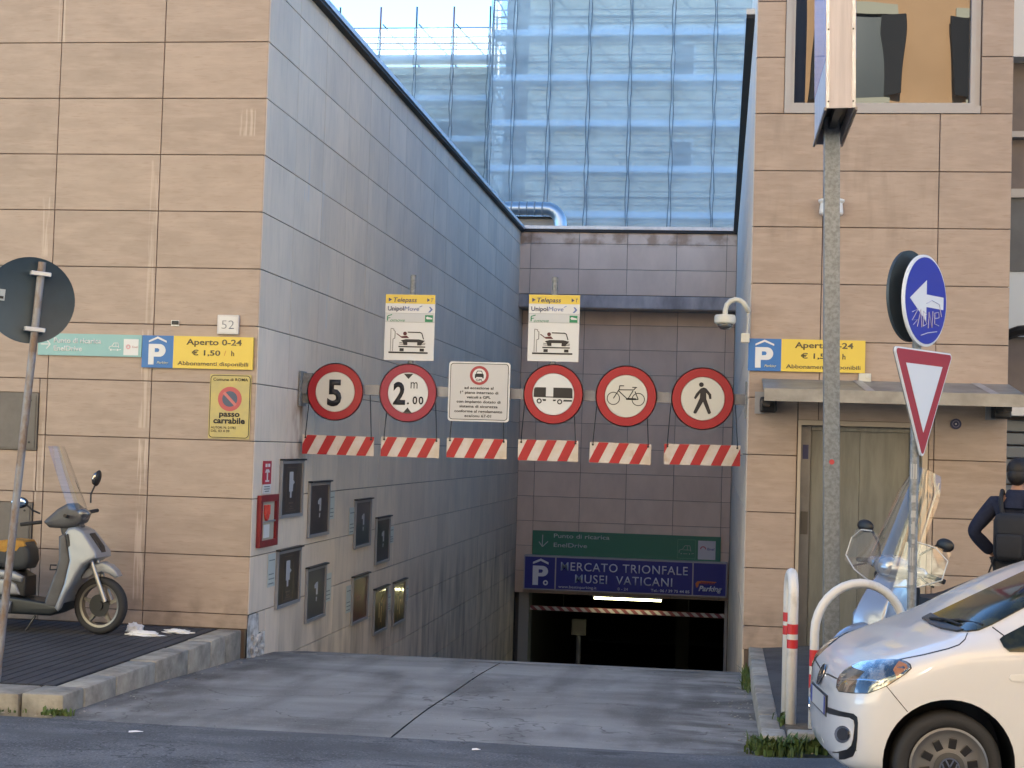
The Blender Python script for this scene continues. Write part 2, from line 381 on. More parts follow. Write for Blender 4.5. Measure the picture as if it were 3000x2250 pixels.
# ================================================================== MARKET BUILDING (left block and ramp walls)
ZS=[.28+.6*k for k in range(-8,12)]+[7.2]
mk=thing('market_building','tan tiled market building whose pale-toned tiled side wall lines the ramp','building',(-4.8,15.72,0))
mk.location=(0,0,0)
b=B(); b.box(-40,-4.825,15.745,60,-5.5,7.2); b.build('wall',M['gjoint'],mk)
b=B(); b.box(-12.5,-4.84,15.739,15.744,-.3,7.2); b.build('joint_bed',M['joint'],mk)
US=[-9.39,-8.24,-7.09,-5.94,-4.803]
zf=[.13]+[z for z in ZS if z>.2]
n1=tiles(mk,US,zf,M['tile'],15.72,'x',holes=[(-7.9,-7.175,1.915,2.525),(-7.9,-7.19,.735,1.36)])
gy=[15.725]+[16.9+1.2*k for k in range(17)]+[37.19]
def gk(a,b,c,d): return d>dz(0,a)-.1
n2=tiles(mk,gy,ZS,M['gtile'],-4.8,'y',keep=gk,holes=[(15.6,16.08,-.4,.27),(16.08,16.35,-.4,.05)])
# broken corner: bare plaster where the tiles have come off
b=B(); random.seed(3)
b.add([(-4.80,15.722,-.3),(-4.805,15.722,.125),(-4.80,15.74,.272),(-4.805,15.86,.272),(-4.80,16.085,.272),(-4.79,16.09,.05),(-4.80,16.2,.052),(-4.80,16.352,.05),(-4.80,16.352,-.3)],[(0,1,2,3,4,5,6,7,8)])
b.build('bare_plaster',M['plaster'],mk)
for i in range(16):
    b=B(); y=random.uniform(15.76,16.3); z=random.uniform(-.2,.22 if y<15.95 else .02); r=random.uniform(.02,.05)
    b.ell((-4.795,y,z),(.022,r,r*random.uniform(.7,1.4)),7,5); b.build('plaster_chunk',M['plaster'],mk)
# coping with a dark strip standing in for the shade under it
b=B(); b.box(-9.5,-4.69,15.60,15.9,7.235,7.30); b.box(-5.1,-4.69,15.9,36.3,7.235,7.30); b.build('coping',M['coping'],mk)
b=B(); b.box(-9.5,-4.71,15.62,15.9,7.195,7.233); b.box(-5.1,-4.71,15.9,36.28,7.195,7.233); b.build('shade_strip',M['under_shade'],mk)
# two steel access covers on the facade
hm=mat('cover_grey',(.155,.14,.125),.55,col2=(.125,.113,.10),scale=4)
for (x1,z0,z1) in ((-7.178,1.918,2.522),(-7.195,.737,1.357)):
    b=B(); b.box(x1-.68,x1,15.70,15.75,z0,z1); b.box(x1-.66,x1-.02,15.69,15.70,z0+.02,z1-.02); h=b.build('access_cover',hm,mk)
    b=B()
    for sx in (x1-.61,x1-.075):
        for sz in (z0+.08,z1-.08): b.lathe([(.012,15.684),(.012,15.69)],8,'y',(sx,0,sz))
    b.build('screw_heads',M['black'],h)
# ------------------------------------------------------------------ end wall of the ramp
ew=thing('ramp_end_wall','brown tiled wall across the end of the ramp above the dark garage entrance','wall',(0,36.4,0)); ew.location=(0,0,0)
b=B(); b.box(-4.82,.30,36.425,36.75,5.72,7.2); b.build('upper_wall',M['gjoint'],ew)
JX=[-4.81,-4.55,-3.40,-2.265,-1.115,.046,.278]
n3=tiles(ew,JX,[5.72,6.32,6.92,7.19],M['btile'],36.4,'x')
b=B(); b.box(-4.8,.28,36.40,36.45,5.42,5.712); b.box(-4.8,.28,36.452,37.2,5.40,5.43); b.build('steel_beam',M['steel'],ew)
b=B(); b.box(-4.82,.30,37.225,37.6,-1.37,5.5); b.build('lower_wall',M['gjoint'],ew)
JL=[-4.8,-4.40,-3.295,-2.195,-1.072,.062,.278]
n4=tiles(ew,JL,[-1.38,-.85]+[-.25+.592*k for k in range(10)]+[5.6],M['btile'],37.2,'x')
b=B(); b.box(-4.8,.28,36.3,36.7,7.255,7.33); b.build('coping',M['coping'],ew)
b=B(); b.box(-4.8,.28,36.33,36.7,7.192,7.253); b.build('shade_strip',M['under_shade'],ew)  # dark strip painting the shade beneath this coping
b=B(); b.box(-4.69,-4.45,37.25,37.9,-4.5,-1.38); b.build('door_jamb',mat('jamb_paint',(.25,.25,.24),.6),ew)
b=B(); b.box(.2,.27,37.25,37.32,-4.5,-1.38); b.build('door_jamb',M['alu'],ew)
# garage interior, unlit
dk=mat('garage_concrete',(.10,.10,.10),.9)
gi=thing('garage_interior','unlit concrete garage room behind the entrance','garage',(0,40,-4)); gi.location=(0,0,0)
b=B(); b.box(-14,9,37.62,37.9,-1.36,-1.2); b.box(-14,9,37.9,66,-1.35,-1.1); b.build('ceiling',dk,gi)
b=B(); b.box(-14,9,65,65.3,-8,-1.1); b.box(-14.3,-14,37.7,65,-8,-1.1); b.box(9,9.3,37.7,65,-8,-1.1); b.box(-14,-4.72,37.62,37.9,-8,-1.37); b.box(.3,9,37.62,37.9,-8,-1.37); b.build('wall',dk,gi)
b=B(); b.box(-14,9,50,66,-6,-5.9); b.build('floor',dk,gi)
for x0,x1,y in ((-3.6,-1.8,44),(-1.2,-.2,47),(.6,1.4,50)): b=B(); b.box(x0,x1,y,y+.12,-1.46,-1.40); b.build('ceiling_tube',mat('dim_tube',(.4,.4,.35),.5,emit=(1,.9,.6),estr=.02),gi)
for x in (-10,-6,-1,3.5): b=B(); b.box(x-.2,x+.2,48,48.4,-6,-1.35); b.build('pillar',dk,gi)

# ================================================================== LIFT TOWER (right block)
lt=thing('lift_tower','tan tiled lift tower with a large window above a steel lift door','building',(1.6,16.56,0)); lt.location=(0,0,0)
ZR=[.06,.31,.915,1.5,2.10,2.70,3.30,3.905,4.505,5.10,5.71,6.31,6.91,7.51,8.1,8.7,9.3]
b=B(); b.box(.305,2.90,16.585,16.6,-.6,9.3); b.v=b.v
holes=[(.60,2.60,5.715,9.6),(.82,2.13,-1,2.465)]
b=B()
for q in rects_minus((.30,2.91,-.6,9.3),holes): b.box(q[0],q[1],16.582,16.8,q[2],q[3])
b.build('joint_bed',M['joint'],lt)
b=B(); b.box(.305,.55,16.8,22,-5,9.3); b.box(2.65,2.91,16.8,22,-1,9.3); b.box(.3,2.91,21.8,22,-1,9.3); b.box(.3,2.91,16.6,22,9.3,9.4); b.build('wall',M['gjoint'],lt)
n5=tiles(lt,[.283,1.012,2.192,2.925],ZR,M['tile'],16.56,'x',holes=[(.585,2.60,5.715,9.6),(.80,2.135,-1,2.475)])
# side wall of the ramp on the right, seen edge-on
def wall_field(name,parent,us,zs,x,m,keep=None):
    b=B()
    for u0,u1 in zip(us[:-1],us[1:]):
        for z0,z1 in zip(zs[:-1],zs[1:]):
            if keep and not keep(u0,u1,z0,z1): continue
            b.box(x,x+.02,u0+.006,u1-.006,z0+.006,z1-.006)
    o=b.build(name,m,parent); o['kind']='stuff'; return o
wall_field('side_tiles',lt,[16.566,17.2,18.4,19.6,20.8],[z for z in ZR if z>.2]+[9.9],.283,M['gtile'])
rw=thing('ramp_side_wall','pale-toned tiled wall along the right side of the ramp seen almost edge-on','wall',(.3,28,0)); rw.location=(0,0,0)
b=B(); b.box(.305,.6,20.8,37.2,-5,7.2); b.box(.305,.6,16.62,20.8,-5,.3); b.build('wall',M['gjoint'],rw)
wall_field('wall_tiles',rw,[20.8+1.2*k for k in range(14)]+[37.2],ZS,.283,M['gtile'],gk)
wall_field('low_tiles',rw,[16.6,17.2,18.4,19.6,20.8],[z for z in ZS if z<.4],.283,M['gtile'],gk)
b=B(); b.box(.18,.62,18.2,36.3,7.235,7.30); b.build('coping',M['coping'],rw)
b=B(); b.box(.185,.60,18.2,36.28,7.19,7.233); b.build('shade_strip',M['under_shade'],rw)  # shaded underside of the coping, painted as a dark strip
# window of the tower
wn=B(); x0,x1,z0,z1=.60,2.595,5.715,9.25
wn.box(x0-.015,x0+.05,16.545,16.75,z0+.075,z1); wn.box(x1-.05,x1,16.60,16.75,z0+.075,z1); wn.box(x0-.015,x1,16.545,16.75,z0-.002,z0+.075); wn.box(x0+.05,x0+.085,16.57,16.72,z0+.075,z1); wn.box(x1-.10,x1-.05,16.585,16.72,z0+.075,z1); wn.box(x0+.05,x1-.05,16.565,16.72,z0+.075,z0+.11)
win=wn.build('window',M['alu'],lt)
gl=bpy.data.materials.new('reflective_glass'); gl.use_nodes=True
n=gl.node_tree.nodes; l=gl.node_tree.links; p=n['Principled BSDF']; p.inputs['Base Color'].default_value=(.10,.098,.10,1); p.inputs['Metallic'].default_value=.9; p.inputs['Roughness'].default_value=.0
tn=n.new('ShaderNodeTexNoise'); tn.inputs['Scale'].default_value=1.3; bp=n.new('ShaderNodeBump'); bp.inputs['Strength'].default_value=.16; bp.inputs['Distance'].default_value=.05
l.new(tn.outputs[0],bp.inputs['Height']); l.new(bp.outputs[0],p.inputs['Normal'])
b=B(); b.box(x0+.08,x1-.09,16.66,16.67,z0+.10,z1); g_=b.build('pane',gl,win)
# lift door
LD=B(); LD.box(.805,.838,16.54,16.75,-.1,2.475); LD.box(2.075,2.13,16.54,16.75,-.1,2.475); LD.box(.838,2.075,16.54,16.75,2.425,2.475)
trim=mat('door_trim',(.42,.36,.29),.5,.3); fr_=LD.build('lift_door',trim,lt); fr_['label']='double steel lift door in a pale frame'
b=B(); b.box(.84,2.07,16.75,16.8,-.1,2.42); b.box(.95,2.07,16.66,16.75,2.375,2.42); b.build('head_panel',M['inox'],fr_)
b=B(); b.box(.842,.945,16.66,16.75,-.1,2.42); pn=b.build('call_panel',mat('panel_steel',(.16,.16,.16),.4,.7,col2=(.2,.2,.2),scale=4),fr_)
for a,c in ((.952,1.452),(1.456,1.96)): b=B(); b.box(a,c,16.70,16.74,-.1,2.372); b.build('door_leaf',M['inox'],fr_)
b=B(); b.box(1.963,2.072,16.66,16.75,-.1,2.372); b.build('side_panel',M['inox'],fr_)
b=B(); b.box(.862,.922,16.652,16.66,2.07,2.22); b.build('display',mat('display_blue',(.03,.035,.11),.3),fr_)
b=B(); b.box(.855,.93,16.65,16.66,1.28,1.52); b.build('button_plate',mat('plate',(.10,.095,.085),.35,.6),fr_)
# canopy over the lift door
cp=B(); cp.prism([(0,0),(1,0)],0,0) if 0 else None
cpm=mat('canopy_zinc',(.34,.335,.315),.5,.5,col2=(.25,.245,.23),scale=4)
cp.add([(.42,16.55,2.90),(2.93,16.55,2.90),(2.96,15.75,2.755),(.42,15.75,2.755),(.42,16.55,2.875),(2.93,16.55,2.875),(2.96,15.75,2.73),(.42,15.75,2.73)],[(0,1,2,3),(4,5,6,7),(0,3,7,4),(1,2,6,5),(0,1,5,4),(2,3,7,6)])
can=cp.build('canopy',cpm,lt); can['label']='sloping zinc canopy over the lift door'
b=B(); b.box(.425,2.965,15.735,15.76,2.645,2.765); b.box(.425,2.965,15.725,15.735,2.64,2.66); b.build('fascia',cpm,can)
b=B(); b.add([(.45,15.76,2.73),(2.9,15.76,2.73),(2.9,16.5,2.86),(.45,16.5,2.86)],[(0,1,2,3)]); b.build('soffit',M['black'],can)
for x in (1.35,2.55): b=B(); b.add([(x,16.54,2.905),(x+.09,16.54,2.905),(x+.16,15.78,2.767),(x+.07,15.78,2.767)],[(0,1,2,3)]); b.build('flashing_strip',M['coping'],can)
for x in (.35,2.70):
    b=B(); b.box(x,x+.10,16.53,16.555,2.53,2.76); br=b.build('bracket',M['alu'],can)
    b=B(); b.box(x+.06,x+.14,15.85,16.53,2.60,2.66); b.box(x+.05,x+.22,16.3,16.53,2.54,2.70,.02); b.build('bracket_arm',M['black'],br)
print('tiles',n1,n2,n3,n4,n5)

# ================================================================== BUILDINGS AROUND
# corner building right of the tower
cb=thing('corner_building','grey building with a roller shutter beyond the right edge of the lift tower','building',(6,19,0)); cb.location=(0,0,0)
cwm=mat('taupe_render',(.21,.17,.15),.85,col2=(.17,.14,.125),scale=2,world=True)
b=B(); b.box(2.97,22,18.6,45,-1,9); b.build('wall',cwm,cb)
gm=mat('grey_render',(.17,.17,.17),.8,col2=(.13,.13,.13),scale=2,world=True)
b=B(); b.box(2.98,8,18.5,18.6,4.3,5.15); b.build('grey_panel',gm,cb)
b=B(); b.box(2.98,8,18.45,18.6,5.15,5.25); b.box(2.98,8,18.45,18.6,5.85,5.92); b.build('string_course',M['alu'],cb)
b=B(); b.box(2.98,8,18.3,18.6,6.75,8.5); b.build('balcony_front',M['offwhite'],cb)
b=B(); b.box(3.22,5,18.52,18.6,3.55,4.35); b.build('shop_light_panel',mat('pale_blue_panel',(.52,.58,.64),.4),cb)
b=B(); b.tube([(2.9,18.3,3.42),(3.3,18.1,3.58),(4,17.9,3.65)],.06,8); b.build('awning_arm',M['black'],cb)
b=B(); b.box(3.18,5,18.3,18.6,2.63,2.80); b.build('shutter_housing',M['white'],cb)
sm=mat('shutter_grey',(.16,.18,.20),.5,.3)
for k in range(17): b=B(); b.box(3.12,5,18.5,18.58,.05+.15*k,.185+.15*k,.012); b.build('shutter_slat',sm,cb)
b=B(); b.cyl((3.06,18.45,-.1),(3.06,18.45,2.6),.05,10); b.build('drain_pipe',M['black'],cb)
b=B(); b.box(2.98,5,18.4,18.62,-.6,.06); b.build('plinth',gm,cb)
# scaffolded apartment block behind the market: main part and a wing set back to the left
apm=mat('cream_render',(.68,.60,.46),.9,col2=(.60,.53,.42),scale=.5,world=True)
shm=mat('shutter_blue_grey',(.12,.14,.17),.7); pnm=mat('window_pane',(.05,.06,.07),.15)
def window(parent,x,y,z,w,h,shut=False):
    b=B(); b.box(x-w/2-.12,x+w/2+.12,y-.06,y+.05,z-.12,z); b.box(x-w/2-.1,x-w/2,y-.05,y+.05,z,z+h); b.box(x+w/2,x+w/2+.1,y-.05,y+.05,z,z+h); b.box(x-w/2-.1,x+w/2+.1,y-.05,y+.05,z+h,z+h+.12)
    f=b.build('window',M['offwhite'],parent)
    b=B(); b.box(x-w/2,x+w/2,y+.01,y+.06,z,z+h); b.build('pane',pnm,f)
    if shut:
        for s in (-1,1): b=B(); b.box(x+s*w*.78-w*.26,x+s*w*.78+w*.26,y-.09,y-.055,z,z+h); b.build('shutter',shm,f)
ap=thing('apartment_block','cream apartment block behind scaffold netting at the centre top','building',(-3,68,0)); ap.location=(0,0,0)
b=B(); b.box(-8.9,14,68.4,84,-2,29.5); b.build('wall',apm,ap)  # upper storeys carried up out of view to keep the low sun off
b=B(); b.box(-10.1,-8.9,69.6,84,-2,29.5); b.build('stair_bay',shm,ap)
b=B(); b.box(-8.95,10,68.28,68.4,20.55,20.9); b.box(-8.95,10,68.30,68.4,12.1,12.3); b.box(-8.95,10,68.30,68.4,16.2,16.4); b.build('string_course',M['offwhite'],ap)
b=B(); b.box(-10.3,14,67.9,84,29.5,29.9); b.build('cornice',M['offwhite'],ap)
for z in (10.1,14.2,18.5): 
    for x in (-1.95,3.5): window(ap,x,68.38,z,.75,1.5)
aw=thing('apartment_wing','cream wing of the apartment block behind netting left of the main block','building',(-16,76,0)); aw.location=(0,0,0)
b=B(); b.box(-24,-9.2,75.5,86,-2,20.3); b.build('wall',apm,aw)
b=B(); b.box(-24,-9.2,74.9,86,20.3,20.7); b.box(-24,-9.2,75.3,86,18.4,18.6); b.build('cornice',mat('pale_stone',(.62,.56,.42),.8),aw)
window(aw,-14.1,75.48,16.2,1.5,1.9,True); window(aw,-18.5,75.48,16.2,1.5,1.9,True); window(aw,-12.0,75.48,11.5,1.3,1.9,True)

net=bpy.data.materials.new('scaffold_net'); net.use_nodes=True
n=net.node_tree.nodes; l=net.node_tree.links; n.clear()
def N(t): return n.new('ShaderNode'+t)
o_=N('OutputMaterial'); tr=N('BsdfTransparent'); tr.inputs[0].default_value=(.93,.97,1,1)
df=N('BsdfDiffuse'); df.inputs[0].default_value=(.88,.86,.83,1); tl=N('BsdfTranslucent'); tl.inputs[0].default_value=(.88,.86,.83,1)
m1=N('MixShader'); m1.inputs[0].default_value=.35; m2=N('MixShader')
ge=N('NewGeometry'); mp=N('Mapping'); mp.inputs['Scale'].default_value=(.35,1,.9); ns=N('TexNoise'); ns.inputs['Scale'].default_value=1.2
mr=N('MapRange'); mr.inputs[1].default_value=.3; mr.inputs[2].default_value=.7; mr.inputs[3].default_value=.32; mr.inputs[4].default_value=.50
l.new(ge.outputs['Position'],mp.inputs[0]); l.new(mp.outputs[0],ns.inputs['Vector']); l.new(ns.outputs[0],mr.inputs[0])
l.new(df.outputs[0],m1.inputs[1]); l.new(tl.outputs[0],m1.inputs[2]); l.new(mr.outputs[0],m2.inputs[0]); l.new(tr.outputs[0],m2.inputs[1]); l.new(m1.outputs[0],m2.inputs[2]); l.new(m2.outputs[0],o_.inputs[0])
rope=mat('net_seam',(.10,.115,.14),.8); pole=mat('scaffold_tube',(.10,.105,.11),.6,.2); rust=mat('rusty_tube',(.22,.09,.06),.8); plank=mat('scaffold_plank',(.36,.42,.50),.7)
def scaffold(label,xs,y,zs,ztop,side=None,rustn=0,grp='scaffolds wrapped in netting'):
    t=thing('scaffold',label,'scaffold',(xs[0],y,0),0,grp); t.location=(0,0,0); random.seed(11)
    for i,x in enumerate(xs):
        b=B(); b.cyl((x,y+.25,-3),(x,y+.25,ztop+(.9 if rustn else .2)),.05,6); b.cyl((x,y+1.15,-3),(x,y+1.15,ztop),.045,6); b.build('standard',rust if (rustn and i%2==0) else pole,t)
    for z in zs:
        b=B(); b.box(xs[0],xs[-1],y+.2,y+1.2,z-.06,z); b.box(xs[0],xs[-1],y+.17,y+.2,z-.02,z+.22); b.build('walkway',plank,t)
        for dz_ in (.5,.8,1.1,1.55): b=B(); b.cyl((xs[0],y+.25,z+dz_),(xs[-1],y+.25,z+dz_),.03,5); b.build('guard_rail',pole,t)
        b=B(); b.cyl((xs[0],y+1.15,z+1.0),(xs[-1],y+1.15,z+1.0),.03,5); b.build('guard_rail',pole,t)
        for i in range(len(xs)-1):
            b=B(); b.cyl((xs[i]+.1,y+.3,z+1.75),(xs[i+1]-.1,y+.3,z+.1),.034,5); b.build('brace',pole,t)
    for i in range(len(xs)-1):
        b=B(); a,c=xs[i]-.02,xs[i+1]+.05; nu,nv=10,40; z0=zs[0]-4; z1=ztop-(.0 if not rustn else random.uniform(.05,.35))
        vs=[(a+(c-a)*u/nu,y+.10-.10*math.sin(PI*u/nu)*(1+.6*math.sin(v*.9+i*2))+.02*math.sin(u*2.1+v*1.7+i),z0+(z1-z0)*v/nv) for v in range(nv+1) for u in range(nu+1)]
        b.add(vs,[(v*(nu+1)+u,v*(nu+1)+u+1,(v+1)*(nu+1)+u+1,(v+1)*(nu+1)+u) for v in range(nv) for u in range(nu)])
        b.build('net_sheet',net,t,smooth='all')
        for s in (-.05,.06):
            b=B(); k=60; b.tube([(xs[i]+s+.025*math.sin(j*1.1+i*3+s*20)+random.uniform(-.012,.012),y+.05,z0+(z1-z0)*j/k) for j in range(k+1)],.014,4); b.build('net_seam',rope,t)
    if side:
        b=B(); nu,nv=8,30; z0=zs[0]-4
        vs=[(xs[0]-.06+.06*math.sin(v*.7),y+.1+(side-y)*u/nu,z0+(ztop-z0)*v/nv) for v in range(nv+1) for u in range(nu+1)]
        b.add(vs,[(v*(nu+1)+u,v*(nu+1)+u+1,(v+1)*(nu+1)+u+1,(v+1)*(nu+1)+u) for v in range(nv) for u in range(nu)]); b.build('net_sheet',net,t,smooth='all')
    return t
scaffold('tall scaffold wrapped in bluish netting across the main apartment block',[-10.35,-9.36,-7.8,-6.07,-4.27,-2.43,-.62,1.2,3.0,4.8],67,[10.2,12.2,14.2,16.2,18.2,20.2,22.2,24.2,26.2,28.2],30,side=74)  # top lifts above view added along with the wall for its shade
scaffold('lower scaffold with bare red poles above its netting on the left wing',[-21,-19.1,-17.05,-15.25,-13.4,-11.6,-10.4],74,[10.6,12.7,14.8,16.9,18.9,20.9],22.6,rustn=1)
# roof hut and duct just behind the end wall
hut=thing('roof_hut','low beige hut on the roof behind the ramp end wall','hut',(-7,44,7)); hut.location=(0,0,0)
b=B(); b.box(-9,-4.68,44,47,7,8.62); b.build('wall',mat('beige_render',(.42,.35,.29),.9,col2=(.36,.31,.26),scale=2),hut)
b=B(); b.box(-9.1,-4.6,43.9,47.1,8.62,8.68); b.build('roof_edge',M['black'],hut)
b=B(); b.box(-40,20,37.6,66,5.5,7.0); tag(b.build('market_roof',M['gjoint']),kind='structure')
b=B(); pts=[(-9,43.6,8.86),(-5.05,43.6,8.86)]+[(-5.05+.42*math.sin(R(a)),43.6,8.44+.42*math.cos(R(a))) for a in (18,36,54,72,90)]+[(-4.63,43.6,6.9)]
b.tube(pts,.19,14); du=tag(b.build('air_duct',mat('duct_zinc',(.42,.46,.50),.35,.85),smooth=50),'bent grey metal air duct running over the roof hut','duct')
for k in range(18):
    b=B(); x=-8.9+.22*k; b.lathe([(.19,x),(.205,x+.01),(.205,x+.03),(.19,x+.04)],14,'x',(0,43.6,8.86)); b.build('duct_rib',M['galv'],du)

# ================================================================== ACROSS THE STREET (seen in the tower window, and what shades the place)
def street_block(name,label,x0,x1,y0,y1,h,m,wins,band):
    t=thing(name,label,'building',((x0+x1)/2,y1,0)); t.location=(0,0,0)
    b=B(); b.box(x0,x1,y0,y1,-1,h); b.build('wall',m,t)
    b=B(); b.box(x0-.3,x1+.3,y0-.3,y1+.55,h,h+.5); b.build('cornice',band,t)
    for z in (4.2,10.0,15.9):
        b=B(); b.box(x0,x1,y1,y1+.22,z,z+.28); b.box(x0,x1,y1,y1+.38,z+.28,z+.36); b.build('string_course',band,t)
    for z in (5.3,11.0,16.6):
        x=x0+1.6+wins
        while x<x1-1.2:
            wy=B(); wy.box(x-.75,x+.75,y1,y1+.10,z-.14,z); wy.box(x-.72,x-.55,y1,y1+.07,z,z+2.1); wy.box(x+.55,x+.72,y1,y1+.07,z,z+2.1); wy.box(x-.85,x+.85,y1,y1+.14,z+2.1,z+2.35)
            f=wy.build('window',band,t); b=B(); b.box(x-.55,x+.55,y1+.005,y1+.03,z,z+2.1); b.build('pane',pnm,f)
            for s in (-1,1): b=B(); b.m=Matrix.Translation((x+s*.57,y1+.08,z))@Matrix.Rotation(s*R(28),4,'Z'); b.box(min(0,s*.55),max(0,s*.55),0,.05,.02,2.08); b.build('shutter',M['shut'],f)
            x+=3.3
    return t
M['shut']=mat('dark_shutter',(.03,.028,.03),.6)
om=mat('orange_render',(.60,.36,.20),.9,col2=(.52,.31,.17),scale=.7,world=True); ym=mat('cream_street_render',(.62,.54,.43),.9,col2=(.56,.48,.38),scale=.7,world=True); bm_=mat('cornice_stone',(.50,.46,.36),.8)
street_block('street_building','orange street front with dark open shutters mirrored in the tower window',-9,16,-20,-6,19.2,om,.6,bm_)
street_block('street_building','cream street front left of the orange one across the road',-40,-9.2,-20,-6,18.4,ym,.2,bm_)
street_block('street_building','cream street front right of the orange one across the road',16.2,38.35,-20,-6,19.6,ym,.9,bm_)
# ================================================================== SIGNS
red=mat('sign_red',(.33,.004,.016),.4); red2=mat('board_red',(.40,.012,.02),.45,col2=(.34,.012,.02),scale=8); blk=mat('print_black',(.012,.012,.016),.5)
wh=mat('sign_face_white',(.66,.67,.67),.4); wh2=mat('sign_face_cream',(.60,.59,.53),.45); grey=mat('sign_back',(.055,.085,.11),.45,.2)
yel=mat('sign_yellow',(.70,.52,.08),.4); blue=mat('sign_blue',(.03,.15,.42),.4); rim=mat('sign_rim',(.74,.55,.55),.4)
def clipx(p,a,b):
    for s,k in ((1,a),(-1,b)):
        q=[]
        for i in range(len(p)):
            u,v=p[i],p[(i+1)%len(p)]; iu=s*u[0]>=s*k; iv=s*v[0]>=s*k
            if iu: q.append(u)
            if iu!=iv: t=(k-u[0])/(v[0]-u[0]); q.append((k,u[1]+t*(v[1]-u[1])))
        p=q
        if not p: return p
    return p
def poly(parent,name,pts,m,y=-.012,d=.002):
    b=B(); b.prism(pts,y,y+d); return b.build(name,m,parent)
def polys(parent,name,ps,m,y=-.012,d=.002):
    b=B()
    for p in ps: b.prism(p,y,y+d)
    return b.build(name,m,parent)
def bar(x0,z0,x1,z1,w):
    dx,dz_=x1-x0,z1-z0; L=math.hypot(dx,dz_) or 1; nx,nz=-dz_/L*w/2,dx/L*w/2
    return [(x0+nx,z0+nz),(x1+nx,z1+nz),(x1-nx,z1-nz),(x0-nx,z0-nz)]
def rrect(w,h,r,cx=0,cz=0,n=5):
    p=[]
    for sx,sz,a in ((1,1,0),(-1,1,90),(-1,-1,180),(1,-1,270)): p+=arc(cx+sx*(w/2-r),cz+sz*(h/2-r),r,a,a+90,n)
    return p
def rect(x0,x1,z0,z1): return [(x0,z0),(x1,z0),(x1,z1),(x0,z1)]
def circ(cx,cz,r,n=20): return [(cx+r*math.cos(2*PI*i/n),cz+r*math.sin(2*PI*i/n)) for i in range(n)]
def cring(parent,name,cx,cz,r0,r1,m,y,d=.002,n=28):
    return ring(cx,cz,r0,r1,y,y+d,n).build(name,m,parent)
# ---- beam across the ramp with the hanging signs
BY=17.45
bt=thing('clearance_beam','grey steel beam across the ramp carrying the round road signs','beam',(-2.26,BY,2.7)); bt.location=(0,0,0)
b=B(); b.box(-4.77,.27,BY-.05,BY+.05,2.645,2.76); b.build('beam',M['steel'],bt)
b=B(); b.box(-4.79,-4.77,BY-.13,BY+.13,2.50,2.90); b.box(-4.77,-4.66,BY-.012,BY+.012,2.53,2.88); b.build('bracket',M['galv'],bt)
b=B(); b.box(.262,.28,BY-.13,BY+.13,2.5,2.9); b.build('bracket',M['galv'],bt)
for x,zt in ((-3.52,4.03),(-1.89,4.03)): b=B(); b.cyl((x,BY-.02,2.7),(x,BY-.02,zt),.034,12); b.build('sign_pole',M['galv'],bt,smooth=40)
def round_sign(label,x,z,r,face,rg=None):
    t=thing('road_sign',label,'road sign',(x,BY-.085,z),0,'prohibition signs hung on the clearance beam')
    b=B(); b.lathe([(r,-.012),(r,.004),(r-.012,.01),(0,.01)],40,'y'); b.lathe([(0,-.012),(r,-.012)],40,'y'); b.build('plate',rim,t,smooth=30)
    ring(0,0,r*.70,r*.965,-.0155,-.0122,48).build('red_ring',rg or red,t)
    disc(0,0,r*.685,-.0145,-.0122,40).build('face',face,t)
    b=B(); b.box(-.05,.05,.01,.035,-.05,.05); b.build('clamp',M['galv'],t)
    return t
k=.001385
Y0=-.0175
t=round_sign('round speed sign with a black 5, leftmost of the hanging round signs',-4.37,2.67,.33,wh2); text(t,'5',-.005,-.15,.295,blk,Y0,width=.165,bold=.035)
t=round_sign('round height limit sign reading 2.00 m between two black triangles',-3.523,2.679,.335,wh,mat('faded_red',(.29,.012,.045),.4))
text(t,'2',-.10,-.125,.25,blk,Y0,width=.14,bold=.035); text(t,'0',.083,-.125,.09,blk,Y0,width=.055,bold=.02); text(t,'0',.153,-.125,.09,blk,Y0,width=.055,bold=.02); text(t,'.',.004,-.125,.10,blk,Y0,bold=.02); text(t,'m',.068,.052,.115,blk,Y0,width=.08)
poly(t,'triangle_mark',[(-.055,.217),(.055,.217),(0,.158)],blk,Y0); poly(t,'triangle_mark',[(-.05,-.226),(.05,-.226),(0,-.166)],blk,Y0)
t=round_sign('round sign with a black lorry and trailer silhouette',-1.866,2.706,.34,wh)
z7=lambda x,y,cx,cy:((x-cx)*k,(cy-y)*k)
def T(ps,cx,cy): return [z7(a,b_,cx,cy) for a,b_ in ps]
cx,cy=343,985
polys(t,'trailer_symbol',[T(p,cx,cy) for p in ([(185,945),(195,931),(283,931),(283,1011),(183,1011)],[(343,931),(490,931),(498,945),(500,1014),(343,1014)],[(280,1004),(346,1004),(346,1012),(280,1012)],[(255,1026),(285,1026),(285,1041),(262,1041)],[(342,1028),(368,1028),(362,1041),(342,1041)],[(430,1028),(496,1028),(496,1042),(424,1042)])],blk,Y0)
for wx,wy in ((230,1042),(397,1045)): p=z7(wx,wy,cx,cy); cring(t,'wheel_symbol',p[0],p[1],.016,.029,blk,Y0)
t=round_sign('round sign with a black bicycle silhouette',-1.05,2.705,.343,wh2)
cx,cy=930,1000
L=[((828,1020),(872,948)),((872,948),(878,915)),((876,917),(912,917)),((868,950),(990,948)),((990,948),(1006,930)),((978,928),(1016,928)),((868,958),(940,1022)),((985,955),(945,1022)),((945,1022),(1028,1024)),((1000,960),(1028,1024)),((930,1022),(1010,1022))]
polys(t,'bicycle_symbol',[bar(*z7(*a,cx,cy),*z7(*c,cx,cy),.0105 if i!=10 else .02) for i,(a,c) in enumerate(L)],blk,Y0)
for wx,wy in ((828,1020),(1028,1024)): p=z7(wx,wy,cx,cy); cring(t,'wheel_symbol',p[0],p[1],.064,.073,blk,Y0)
